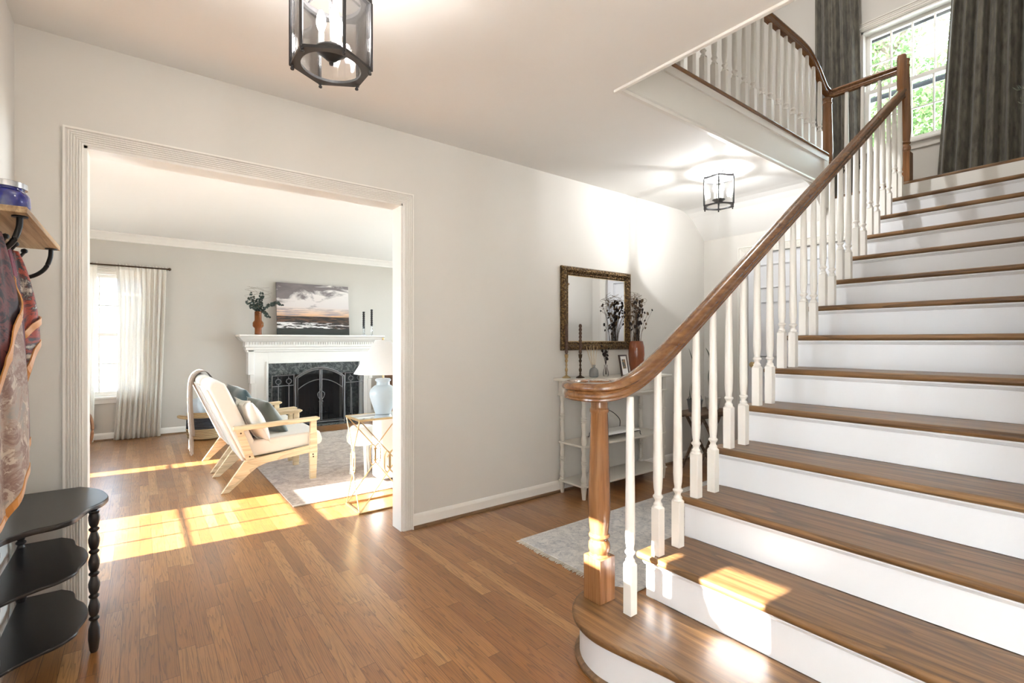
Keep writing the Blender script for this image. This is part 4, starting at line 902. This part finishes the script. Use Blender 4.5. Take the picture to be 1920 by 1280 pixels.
gr = t.ramp(gn, [(.3, (24, 22, 22)), (.48, (52, 44, 40)), (.58, (110, 78, 58)), (.7, (60, 56, 50))])
wat = t.math('MULTIPLY', t.math('MULTIPLY', t.math('GREATER_THAN', Zc, .13), t.math('LESS_THAN', Zc, .245)), t.ramp(t.math('SUBTRACT', gn, t.math('MULTIPLY', X, .12)), [(.44, (0, 0, 0)), (.47, (1, 1, 1))]))
gr = t.mix(wat, gr, lin((226, 222, 220)))
gr = t.mix(t.math('LESS_THAN', Zc, .125), gr, t.mix(gn, lin((20, 24, 22)), lin((60, 62, 56))))
col = t.mix(t.math('LESS_THAN', Zc, .365), sky, gr)
t.set(t.b.inputs['Base Color'], col); t.b.inputs['Roughness'].default_value = .45; M['canvas'] = t.m
# generated coords: x 0..1, z 0..1
cv = thing('landscape_canvas', 'large unframed landscape photo canvas of clouds and valley on the mantel', 'picture', (2.03, 7.39, 1.262))
bm = B(); box(bm, -.505, 0, 0, .505, .03, .745); obj('canvas', bm, 'canvas', cv, local=True); cv.rotation_euler = (radians(-5), 0, radians(0))
# ---- mantel vase with eucalyptus ----
t = NT('amber_glass'); t.b.inputs['Base Color'].default_value = lin((190, 124, 70)); t.b.inputs['Roughness'].default_value = .06; t.b.inputs['Transmission Weight'].default_value = .75; t.b.inputs['IOR'].default_value = 1.2; M['amber'] = t.m
M['euca'] = plain('eucalyptus_leaf', (50, 62, 54), .6, var=.3, nscale=30)
ev = thing('eucalyptus_vase', 'ribbed amber glass vase with dark eucalyptus sprigs on the mantel', 'vase', (1.262, 7.26, 1.262))
bm = B(); lathe(bm, [(.040, 0), (.042, .002), (.042, .085), (.060, .105), (.066, .115), (.066, .155), (.060, .17), (.046, .185), (.043, .20), (.043, .31), (.040, .31), (.040, .2), (.055, .16), (.055, .115), (.036, .09), (.036, .01), (0, .01)], 1.262, 7.26, 1.262, 32); obj('vase_body', bm, 'amber', ev, smooth=True)
def sprig(pts_, k, size, mat, par, name='sprig'):
    bm = B(); pt = smooth_path(pts_, 9); tube(bm, pt, .0022, 5)
    for i, p in enumerate(pt):
        if i < len(pt)*.25: continue
        for s_ in range(k):
            a = random.uniform(0, 2*pi); d = Vector((cos(a), .6*sin(a), random.uniform(-.4, .7))).normalized(); o_ = Vector((-d.z, 0, d.x)).normalized() if abs(d.z)+abs(d.x) > .1 else Vector((1, 0, 0)); L = size*random.uniform(.7, 1.2)
            v = [p+d*.006+(d*cos(b)*.5+o_*sin(b)*.5+d*.5)*L for b in [2*pi*q/7 for q in range(7)]]
            f = [bm.verts.new(q) for q in v]; bm.faces.new(f)
    return obj(name, bm, mat, par)
vb = Vector((1.262, 7.26, 1.56))
for e in ([(0, 0, 0), (-.06, 0, .10), (-.10, 0, .19)], [(0, 0, 0), (-.03, 0, .12), (-.09, 0, .25)], [(0, 0, 0), (.02, 0, .14), (.045, 0, .27)], [(0, 0, 0), (.0, .02, .10), (.01, 0, .20)], [(.01, 0, 0), (.03, 0, .11), (.05, .0, .21)], [(.02, 0, 0), (.12, -.02, .10), (.22, -.02, .135), (.29, -.02, .10)], [(.02, 0, 0), (.10, -.01, .06), (.19, 0, .12), (.24, -.01, .15)], [(.03, 0, 0), (.08, -.02, -.01), (.12, -.02, -.06)], [(0, 0, 0), (-.08, 0, .07), (-.13, 0, .14)], [(0, .01, 0), (.03, .0, .08), (.03, 0, .16)]):
    sprig([vb+Vector((0, 0, -.12))]+[vb+Vector(q) for q in e], 2, .026, 'euca', ev)
for k in range(6):
    p = [vb, vb+Vector((random.uniform(-.05, .05), 0, .15))]+[vb+Vector((random.uniform(-.16, .16), 0, .22+.04*i)) for i in range(4)]
    bm = B(); tube(bm, smooth_path(p, 6), .0009, 4); obj('curly_twig', bm, 'drystem', ev)
# crystal candlesticks
M['crystal'] = glass_thin('crystal_glass', (.93, .95, .96), .16); M['blackwax'] = plain('black_wax', (34, 32, 32), .5)
for x, hh, lb in ((2.705, .125, 'the left, shorter'), (2.83, .165, 'the right, taller')):
    bm = B(); lathe(bm, [(.034, 0), (.034, .008), (.010, .016), (.016, .03), (.011, .04), (.016, .055), (.012, hh-.03), (.017, hh-.01), (.017, hh), (.011, hh), (.011, hh-.02), (0, hh-.02)], x, 7.25, 1.262, 12); solo('candle_holder', bm, 'crystal', 'clear crystal candle holder on the mantel, %s of the pair' % lb, 'candle holder', (x, 7.25, 1.262), 'crystal candle holders')
    taper(x, 7.25, 1.262+hh-.02, .255, 'blackwax', 'black twisted candle on the mantel in %s crystal holder' % lb, r=.0155, name='pillar_candle', group='black mantel candles')
# ---- curtains far window ----
M['sheer'] = sheer('sheer_linen', (236, 230, 221), .20, .30); M['voile'] = sheer('white_voile', (245, 244, 242), .30); M['linen'] = sheer('linen_curtain', (224, 212, 196), .12)
def bulge(u, q): return -.05*sin(pi*min(1, q*1.3))*(1-u)*0+(.045*sin(3.0*q+.4)*(1-u)) - .05*(1-u)*max(0, 1-abs(q-.45)/.25)*.3
curtain('curtain', 'sheer linen curtain right of the far living room window', 'y', 7.40, -.245, .265, -.235, .205, 2.085, .008, .020, 9, 'sheer', header=True, bulge=bulge, pooled=.0, ph=.6)
curtain('curtain', 'sheer linen curtain left of the far living room window beside the door frame', 'y', 7.40, -1.0, -.39, -.98, -.425, 2.085, .008, .020, 9, 'sheer', header=True)
bm = B(); tube(bm, [(-1.06, 7.40, 2.066), (.285, 7.40, 2.066)], .009, 10); lathe(bm, [(0, -.02), (.016, -.012), (.020, 0), (.016, .012), (0, .02)], .295, 7.40, 2.066, 14); lathe(bm, [(0, -.02), (.016, -.012), (.020, 0), (.016, .012), (0, .02)], -1.07, 7.40, 2.066, 14)
for x in (-1.03, .27): tube(bm, [(x, 7.40, 2.06), (x, 7.50, 2.06)], .006, 6)
solo('curtain_rod', bm, 'bronze', 'thin dark curtain rod over the far living room window', 'curtain rod', (-.39, 7.40, 2.066), smooth=True)
M['linen2'] = fabric('cream_lined_curtain', (222, 212, 198))
curtain('curtain', 'cream lined curtain at the near side of the left wall window', 'x', -1.41, 5.12, 5.60, 5.12, 5.62, 2.12, .01, .022, 6, 'linen2')
curtain('curtain', 'cream lined curtain at the far side of the left wall window', 'x', -1.41, 5.80, 6.28, 5.78, 6.28, 2.12, .01, .022, 6, 'linen2')
curtain('curtain', 'sheer curtain diffusing the far half of the added, unseen foyer window', 'x', -.34, -1.75, -.95, -1.75, -.95, 2.3, .01, .02, 8, 'voile')
curtain('curtain', 'sheer curtain diffusing the near half of the added, unseen foyer window', 'x', -.34, -.92, -.06, -.92, -.06, 2.3, .01, .02, 8, 'voile')
# ---- armchairs ----
M['palewood'] = woodmat('pale_ash_wood', (196, 168, 128), (220, 196, 158), (232, 212, 178), 0, .8, .5, .0); M['cream'] = fabric('cream_upholstery', (226, 219, 207), bump=.4)
def slab(name, poly, y0, y1, mat, par, bevel=.006, seg=3, **kw):
    bm = B(); prism(bm, poly, y0, y1, 'y'); return obj(name, bm, mat, par, bevel=bevel, seg=seg, **kw)
def armchair(y0, y1, label):
    t_ = thing('armchair', label, 'armchair', (.85, (y0+y1)/2, 0), 'pale wood armchairs facing right')
    for ya, yb in ((y0, y0+.032), (y1-.032, y1)):
        slab('rear_leg', [(.495, 0), (.548, 0), (.69, .128), (.745, .170), (.81, .195), (1.148, .232), (1.148, .292), (.72, .240), (.655, .232)], ya, yb, 'palewood', t_, .004)
        slab('back_post', [(.665, .238), (.728, .2395), (.640, .490), (.585, .490)], ya+.001, yb-.001, 'palewood', t_, .004)
        slab('front_leg', [(1.145, 0), (1.195, 0), (1.205, .250), (1.198, .50), (1.150, .50), (1.140, .250)], ya-.004, yb+.004, 'palewood', t_, .005)
        slab('armrest', [(.570, .478), (.595, .470), (1.19, .498), (1.218, .508), (1.226, .522), (1.205, .530), (.575, .507)], ya-.018, yb+.018, 'palewood', t_, .007)
    bm = B(); box(bm, .70, y0+.03, .225, 1.13, y1-.03, .245); obj('seat_base', bm, 'palewood', t_)
    slab('back_frame', [(.640, .225), (.665, .225), (.415, .80), (.395, .80)], y0+.045, y1-.045, 'cream', t_, .008)
    slab('seat_cushion', [(.690, .248), (1.245, .285), (1.262, .325), (1.235, .405), (.90, .390), (.690, .372)], y0+.036, y1-.036, 'cream', t_, .032, 5)
    slab('back_cushion', [(.655, .235), (.730, .250), (.742, .345), (.555, .780), (.525, .840), (.470, .868), (.425, .862), (.402, .815)], y0+.036, y1-.036, 'cream', t_, .028, 5)
    for x, z in ((.628, .452), (.690, .262), (1.168, .215), (1.17, .195)):
        bm = B(); lathe(bm, [(.0065, 0), (.0065, .002), (0, .003)], seg=10); bmesh.ops.rotate(bm, verts=bm.verts, cent=(0, 0, 0), matrix=Matrix.Rotation(radians(90), 3, 'X')); bmesh.ops.translate(bm, verts=bm.verts, vec=(x, y0-(.004 if x > 1 else 0), z)); obj('bolt', bm, 'bronze', t_)
    return t_
a1 = armchair(4.31, 4.91, 'pale wood armchair with cream cushions nearest the doorway')
dup(a1, (.845, 5.37, 0), radians(1.5), 'pale wood armchair with cream cushions behind the nearer one, a throw over its back')
def pillow(label, loc, rot, w_, h_, t_, mat, fringe=False):
    bm = B(); n = 18; S = []
    for s_ in (1, -1):
        G = []
        for i in range(n+1):
            r = []
            for j in range(n+1):
                u, v = 2*i/n-1, 2*j/n-1; k = (max(0, (1-u*u))*max(0, (1-v*v)))**.42; pin = 1-.10*(u*u*(1-abs(v))**1+v*v*(1-abs(u))**1)
                r.append(bm.verts.new((u*w_/2*pin, s_*t_/2*k+.006*sin(5*u+3*v)*k, v*h_/2*pin)))
            G.append(r)
        S.append(G)
    for G in S:
        for i in range(n):
            for j in range(n): bm.faces.new((G[i][j], G[i+1][j], G[i+1][j+1], G[i][j+1]))
    bmesh.ops.remove_doubles(bm, verts=bm.verts, dist=.0008)
    o = solo('throw_pillow', bm, mat, label, 'pillow', (0, 0, 0), smooth=2)
    if fringe:
        b2 = B(); 
        e = [(u, -1) for u in [2*i/40-1 for i in range(41)]]+[(1, v) for v in [2*i/40-1 for i in range(41)]]+[(-u, 1) for u in [2*i/40-1 for i in range(41)]]+[(-1, -v) for v in [2*i/40-1 for i in range(41)]]
        for u, v in e:
            pin = 1-.10*(u*u*(1-abs(v))+v*v*(1-abs(u))); p = Vector((u*w_/2*pin, 0, v*h_/2*pin)); d = Vector((u if abs(u) == 1 else 0, 0, v if abs(v) == 1 else 0))*.014; tube(b2, [p, p+d+Vector((random.uniform(-.003, .003), 0, random.uniform(-.003, .003)))], .0018, 4)
        for ku in (-.35, .35): tube(b2, [(ku*w_/2, -t_/2*(max(0, (1-ku*ku)*(1-(2*i/20-1)**2)))**.42-.003, (2*i/20-1)*h_/2*.97) for i in range(21)], .005, 5)
        obj('fringe', b2, mat, o, local=True)
    o.location = loc; o.rotation_euler = rot; return o
M['sage'] = fabric('grey_green_velvet_fabric', (84, 90, 82), .8, .8, 60, .1); M['teal'] = fabric('dark_teal_velvet_fabric', (40, 62, 64), .7, .9, 60, .1)
pillow('cream fringed throw pillow leaning on the nearer armchair back', (.740, 4.50, .525), (radians(24), radians(0), radians(-82)), .37, .36, .13, 'cream', True)
pillow('grey green velvet throw pillow standing on the nearer armchair seat', (.885, 4.66, .520), (radians(32), radians(4), radians(-74)), .38, .37, .13, 'sage')
pillow('dark teal velvet throw pillow on the farther armchair', (.80, 5.33, .560), (radians(24), radians(6), radians(-74)), .40, .40, .14, 'teal')
# ---- throw blanket ----
M['throw'] = fabric('beige_knit_throw', (178, 160, 144), .95, .3, 260, .9)
bt = thing('throw_blanket', 'beige knit throw with tassels draped over the farther armchair back', 'blanket', (.45, 5.42, .85))
pathT = smooth_path([(.60, 5.4, .72), (.545, 5.4, .822), (.49, 5.4, .893), (.425, 5.4, .890), (.375, 5.4, .82), (.365, 5.4, .65), (.372, 5.4, .45), (.38, 5.4, .30)], 6)
bm = B(); R = []
for side in (0, .012):
    L = []
    for i, p in enumerate(pathT):
        q = i/(len(pathT)-1); row = []
        for k in range(41):
            u = k/40-.5; d = .010*sin(k*.9+2*q)*(q+.3); nrm = Vector((-.6-.4*q, 0, .8*(1-q)))*1.0
            row.append(bm.verts.new(Vector((p.x, 5.42+u*(.30-.10*q), p.z))+nrm.normalized()*(d-side)))
        L.append(row)
    R.append(L)
for L in R:
    for a_, b_ in zip(L, L[1:]):
        for k in range(40): bm.faces.new((a_[k], a_[k+1], b_[k+1], b_[k]))
for i in range(len(R[0])-1):
    for k in (0, 40): bm.faces.new((R[0][i][k], R[0][i+1][k], R[1][i+1][k], R[1][i][k]))
for i in (0, -1):
    for k in range(40): bm.faces.new((R[0][i][k], R[0][i][k+1], R[1][i][k+1], R[1][i][k]))
obj('knit_cloth', bm, 'throw', bt, smooth=2)
for k in range(12):
    y = 5.33+.018*k; bm = B(); tube(bm, smooth_path([(.38, y, .305), (.382+random.uniform(-.012, .012), y, .24), (.385+random.uniform(-.015, .015), y+random.uniform(-.01, .01), .12+random.uniform(0, .05))], 4), .006, 6, scales=None); obj('tassel', bm, 'throw', bt, smooth=True)
# ---- basket ----
t = NT('woven_jute'); wv = t.n('TexWave', {'Vector': t.co(), 'Scale': 16, 'Distortion': 1.5, 'Detail': 2}, bands_direction='Z').outputs[1]; zz = t.n('SeparateXYZ', {0: t.co(which=0)}).outputs[2]
c = t.mix(wv, lin((140, 112, 78)), lin((196, 168, 126))); c = t.mix(t.ramp(zz, [(.40, (0, 0, 0)), (.42, (1, 1, 1)), (.80, (1, 1, 1)), (.82, (0, 0, 0))]), c, lin((52, 52, 56))); t.set(t.b.inputs['Base Color'], c); t.b.inputs['Roughness'].default_value = .9; t.bump(wv, .8, .006); M['jute'] = t.m
M['rope'] = plain('jute_rope', (190, 162, 122), .9, var=.2, nscale=60)
bk = thing('woven_basket', 'woven jute basket with charcoal band holding blankets by the wall', 'basket', (.64, 6.95, 0))
bm = B(); lathe(bm, [(.15, 0), (.19, .02), (.205, .12), (.20, .25), (.19, .33), (.18, .33), (.19, .2), (.17, .03), (0, .02)], .64, 6.95, 0, 32); obj('basket_body', bm, 'jute', bk, smooth=True)
for s_ in (-1, 1):
    bm = B(); tube(bm, smooth_path([(.64+s_*.19, 6.88, .26), (.64+s_*.27, 6.90, .28), (.64+s_*.27, 7.0, .28), (.64+s_*.19, 7.02, .26)], 5), .014, 8); obj('handle', bm, 'rope', bk, smooth=True)
M['greyknit'] = fabric('pale_blue_grey_fleece', (188, 196, 202), bump=.6, scale=120)
def lump(name, label, cx_, cy_, cz_, rx, ry, rz_, mat, cat):
    bm = B(); bmesh.ops.create_icosphere(bm, subdivisions=4, radius=1)
    for v in bm.verts: k = 1+.09*sin(7*v.co.x+4*v.co.z)*cos(5*v.co.y+2); v.co = Vector((cx_+v.co.x*rx*k, cy_+v.co.y*ry*k, cz_+v.co.z*rz_*k))
    return solo(name, bm, mat, label, cat, (cx_, cy_, cz_-rz_), smooth=2)
lump('folded_blanket', 'pale blue-grey blanket bundled at the left of the basket', .57, 6.95, .37, .10, .12, .13, 'greyknit', 'blanket')
lump('folded_blanket', 'cream chunky knit blanket bundled at the right of the basket', .73, 6.93, .34, .09, .12, .12, 'fringe', 'blanket')
# ---- bentwood ring stand at door edge ----
M['bent'] = woodmat('bentwood_brown', (80, 48, 28), (128, 84, 52), (156, 108, 72), 2, 1, .3)
hp = thing('bentwood_hoop', 'round bentwood rocker hoop of brown wood partly hidden by the door frame', 'chair', (-.52, 6.5, .0))
bm = B(); tube(bm, [(-.555+.175*cos(a), 6.5, .285+.285*sin(a)) for a in [2*pi*i/48 for i in range(48)]], .014, 8, closed=True); obj('outer_hoop', bm, 'bent', hp, smooth=True)
bm = B(); tube(bm, [(-.56+.12*cos(a), 6.52, .25+.20*sin(a)) for a in [2*pi*i/48 for i in range(48)]], .012, 8, closed=True); obj('inner_hoop', bm, 'bent', hp, smooth=True)
bm = B(); tube(bm, [(-.74, 6.5, .42), (-.56, 6.5, .57)], .012, 8); tube(bm, smooth_path([(-.56, 6.35, .02), (-.56, 6.5, .45), (-.56, 6.8, .46), (-.6, 6.95, .8)], 5), .012, 8); obj('brace', bm, 'bent', hp, smooth=True)
# ---- living rug ----
M['rug2'] = rug_mat('faded_taupe_rug', (182, 164, 150), (138, 118, 106), (104, 86, 76), .8)
rl = thing('area_rug', 'large faded taupe patterned rug under the armchairs', 'rug', (2.2, 5.0, 0))
bm = B(); box(bm, .86, 3.68, .001, 3.9, 6.45, .009); obj('rug_pile', bm, 'rug2', rl, bevel=.003)
boxo('rug_border', (.86, 3.66, .001, 3.9, 3.685, .010), 'fringe', rl, bevel=.002)
# ---- gold side table ----
gt = thing('side_table', 'gold wire side table with mirrored top and linked-ring sides', 'side table', (1.40, 3.36, 0))
gx0, gx1, gy0, gy1, gz = 1.175, 1.62, 3.235, 3.515, .64
def frame4(name, z0, z1, w_):
    bm = B(); box(bm, gx0, gy0, z0, gx1, gy0+w_, z1); box(bm, gx0, gy1-w_, z0, gx1, gy1, z1); box(bm, gx0, gy0+w_, z0, gx0+w_, gy1-w_, z1); box(bm, gx1-w_, gy0+w_, z0, gx1, gy1-w_, z1); return obj(name, bm, 'gold', gt, bevel=.002)
frame4('top_frame', gz-.014, gz, .014); frame4('base_frame', .0, .012, .014)
boxo('mirror_top', (gx0+.014, gy0+.014, gz-.008, gx1-.014, gy1-.014, gz-.002), 'mirror', gt)
def side(P0, P1):
    P0, P1 = Vector(P0), Vector(P1); mid = (P0+P1)/2; d = (P1-P0); L = d.length; d = d.normalized(); zc_ = .33; r = .0042
    for s_ in (-1, 1):
        for (za, zb) in ((gz-.012, zc_+.03), (.012, zc_-.03)):
            a = mid+d*(s_*L/2*.97); b = mid-d*(s_*.02); bm = B(); tube(bm, [(a.x, a.y, za), (b.x, b.y, zb)], r, 6); obj('wire_rod', bm, 'gold', gt)
    for s_ in (-1, 1):
        c_ = mid+d*(s_*.018); bm = B(); pts_ = []
        for i in range(28):
            a = 2*pi*i/28; rr = 1+.28*cos(2*a+pi); pts_.append(c_+d*(.030*cos(a)*rr)+Vector((0, 0, zc_+.058*sin(a)*rr*1.0)) )
        tube(bm, pts_, r, 6, closed=True); obj('link_ring', bm, 'gold', gt)
side((gx0+.007, gy0+.007, 0), (gx1-.007, gy0+.007, 0)); side((gx0+.007, gy1-.007, 0), (gx1-.007, gy1-.007, 0)); side((gx0+.007, gy0+.007, 0), (gx0+.007, gy1-.007, 0)); side((gx1-.007, gy0+.007, 0), (gx1-.007, gy1-.007, 0))
# ---- lamp ----
M['paleblue'] = plain('pale_blue_glaze', (192, 202, 206), .3); M['shade'] = sheer('white_lamp_shade', (252, 251, 249), .06)
lx, ly = 1.425, 3.43
lp = thing('table_lamp', 'pale blue ceramic lamp with white cone shade on the gold side table', 'table lamp', (lx, ly, gz))
bm = B(); lathe(bm, [(.052, 0), (.056, .004), (.075, .06), (.095, .12), (.098, .15), (.090, .18), (.062, .205), (.048, .212), (.046, .235), (.055, .240), (.057, .250), (.050, .258), (.02, .262), (0, .262)], lx, ly, gz, 36); obj('ceramic_body', bm, 'paleblue', lp, smooth=True)
bm = B(); tube(bm, [(lx, ly, gz+.26), (lx, ly, gz+.548)], .007, 10); lathe(bm, [(.006, 0), (.010, .008), (.008, .016), (0, .02)], lx, ly, gz+.54, 12); obj('stem', bm, 'gold', lp, smooth=True)
bm = B(); lathe(bm, [(.208, 0), (.056, .245), (.054, .245), (.206, 0)], lx, ly, gz+.295, 48, cap=False); bm.faces.ensure_lookup_table(); obj('lamp_shade', bm, 'shade', lp, smooth=2)
# ---- sofa ----
M['slip'] = fabric('white_slipcover', (240, 238, 235), bump=.4)
sf = thing('sofa', 'white slipcovered sofa end behind the gold side table', 'sofa', (2.5, 4.2, 0))
rbox('backrest', (1.56, 3.83, .03, 3.45, 4.0, .555), 'slip', sf, .03)
for x in (1.80, 3.25): rbox('arm', (x, 4.0, .06, x+.16, 4.62, .46), 'slip', sf, .04)
rbox('base', (1.90, 3.99, .10, 3.30, 4.60, .24), 'slip', sf, .015)
for x in (1.97, 2.61): rbox('seat_cushion', (x, 4.0, .24, x+.63, 4.64, .38), 'slip', sf, .035)
for x in (1.84, 3.35):
    for y in (4.05, 4.55): boxo('foot', (x-.02, y-.02, .009, x+.02, y+.02, .07), 'palewood', sf)
pf2 = thing('pouf_stool', 'small round cream stool beside the white sofa', 'stool', (1.55, 4.22, 0))
bm = B(); lathe(bm, [(.0, .27), (.10, .272), (.125, .30), (.13, .34), (.12, .40), (.09, .43), (0, .44)], 1.55, 4.2, 0, 28); obj('seat', bm, 'cream', pf2, smooth=True)
for a in (.5, 2.6, 4.7):
    bm = B(); tube(bm, [(1.55+.07*cos(a), 4.2+.07*sin(a), .28), (1.55+.095*cos(a), 4.2+.095*sin(a), .010)], .013, 8); obj('leg', bm, 'cream', pf2, smooth=True)
# orange framed art on right of fireplace
M['rustart'] = scarf_mat('rust_abstract', 0, [(206, 138, 104), (186, 112, 82), (120, 70, 50), (226, 200, 180)], 0).m
ar = thing('abstract_picture', 'small rust coloured picture standing behind the lamp shade', 'picture', (3.25, 7.40, .85)); boxo('canvas', (3.17, 7.38, .66, 3.55, 7.41, .98), 'rustart', ar)
sb = thing('side_cabinet', 'low dark wood cabinet right of the fireplace behind the lamp', 'cabinet', (3.5, 7.3, 0)); boxo('carcass', (3.12, 7.10, .0, 4.2, 7.46, .655), 'bent', sb, bevel=.004); 
for x in (3.15, 3.68): boxo('door', (x, 7.088, .05, x+.49, 7.10, .62), 'bent', sb, bevel=.003)

# ================= OUTSIDE =================
t = NT('pale_gravel'); t.set(t.b.inputs['Base Color'], t.mix(t.noise(t.co(), 6), lin((176, 168, 156)), lin((196, 188, 176)))); t.b.inputs['Roughness'].default_value = .95; M['grass'] = t.m
g_ = boxo('gravel', (-40, -40, -.5, 60, 60, -.25), 'grass', kind='structure')
g_.name = 'ground'
M['siding'] = None
t = NT('lap_siding'); wv = t.n('TexWave', {'Vector': t.co(), 'Scale': 3.2}, bands_direction='Z', wave_profile='SAW').outputs[1]; t.set(t.b.inputs['Base Color'], t.mix(wv, lin((118, 124, 130)), lin((134, 140, 146)))); t.b.inputs['Roughness'].default_value = .6; M['siding'] = t.m
nb = thing('neighbour_house', 'horizontally sided house seen through the far living room window', 'house', (-2, 15, -.25))
boxo('wall', (-9, 14, -.25, 7, 20, 5.5), 'siding', nb)
bm = B(); prism(bm, [(13.5, 5.5), (20.5, 5.5), (17, 8)], -9.5, 7.5, 'x'); M['shingle'] = plain('grey_shingle', (110, 112, 118), .9, var=.2); obj('roof', bm, 'shingle', nb)
M['darkglass'] = plain('dark_window_glass', (70, 92, 120), .1, var=.2)
for x in (-1.9, -.75, .4): f_ = boxo('window', (x, 13.95, 2.2, x+.9, 14.01, 3.3), 'trim', nb); boxo('pane', (x+.06, 13.93, 2.26, x+.84, 13.96, 3.24), 'darkglass', f_)
# dark bars standing in for the shade at the stair window's sash tops
M['sashshade'] = plain('dark_sash_shade', (58, 62, 68), .5)
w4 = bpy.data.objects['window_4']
for z_ in (3.615, 4.215): boxo('sash_shade_bar', (5.885, 1.0, z_-.03, 5.895, 1.74, z_+.02), 'sashshade', w4)
# tree outside stair window
t = NT('sunlit_leaf'); n = t.noise(t.co(), 1.3, 3); cc = t.ramp(n, [(.35, (74, 96, 58)), (.5, (97, 120, 77)), (.65, (134, 150, 110))]); d = t.n('BsdfDiffuse', {0: cc}); l = t.n('BsdfTranslucent', {0: cc}); t.set(t.out.inputs[0], t.n('MixShader', {0: .4, 1: d, 2: l})); M['leaf'] = t.m
def tree(label, x, y, crown, n, seed, zb=2.0, hgt=5.0):
    random.seed(seed); t_ = thing('leafy_tree', label, 'tree', (x, y, -.25), 'leafy trees outside the stair window'); bm = B()
    tube(bm, smooth_path([(x, y, -.25), (x+.1, y-.1, zb), (x-.1, y+.1, zb+hgt*.5), (x+.1, y, zb+hgt)], 5), .16, 10)
    for k in range(9):
        a = random.uniform(0, 2*pi); z = zb+random.uniform(.2, hgt*.7); tube(bm, smooth_path([(x, y, z), (x+crown*.4*cos(a), y+crown*.4*sin(a), z+.5), (x+crown*.8*cos(a+.3), y+crown*.8*sin(a+.3), z+1.2)], 5), .05, 6)
    obj('trunk', bm, 'bark', t_, smooth=True); bm = B(); cl = [(Vector((random.gauss(0, crown*.42), random.gauss(0, crown*.5), random.uniform(0, hgt)))) for _ in range(90)]
    for i in range(n):
        c_ = random.choice(cl); p = Vector((x, y, zb))+c_+Vector([random.gauss(0, .33) for _ in range(3)]); a = Vector([random.uniform(-1, 1) for _ in range(3)]).normalized(); b = a.cross(Vector([random.uniform(-1, 1) for _ in range(3)])).normalized(); s_ = random.uniform(.035, .07)
        bm.faces.new([bm.verts.new(q) for q in (p-a*s_, p+b*s_*.55, p+a*s_, p-b*s_*.55)])
    obj('foliage', bm, 'leaf', t_)
tree('large leafy green tree filling the stair window, nearest the glass', 12.0, 3.2, 2.4, 36000, 3, 3.2, 6.0)
tree('leafy green tree at the right of the stair window view', 14.5, -1.6, 2.6, 14000, 5, 2.0, 8.5)
tree('leafy green tree farther back outside the stair window', 19.5, 6.5, 3.0, 12000, 9, 2.0, 10)
tree('low leafy green tree below the stair window sill', 19, 1.6, 3.2, 16000, 11, 2.5, 9)
for o in bpy.data.objects:
    if '_w' in o: del o['_w']
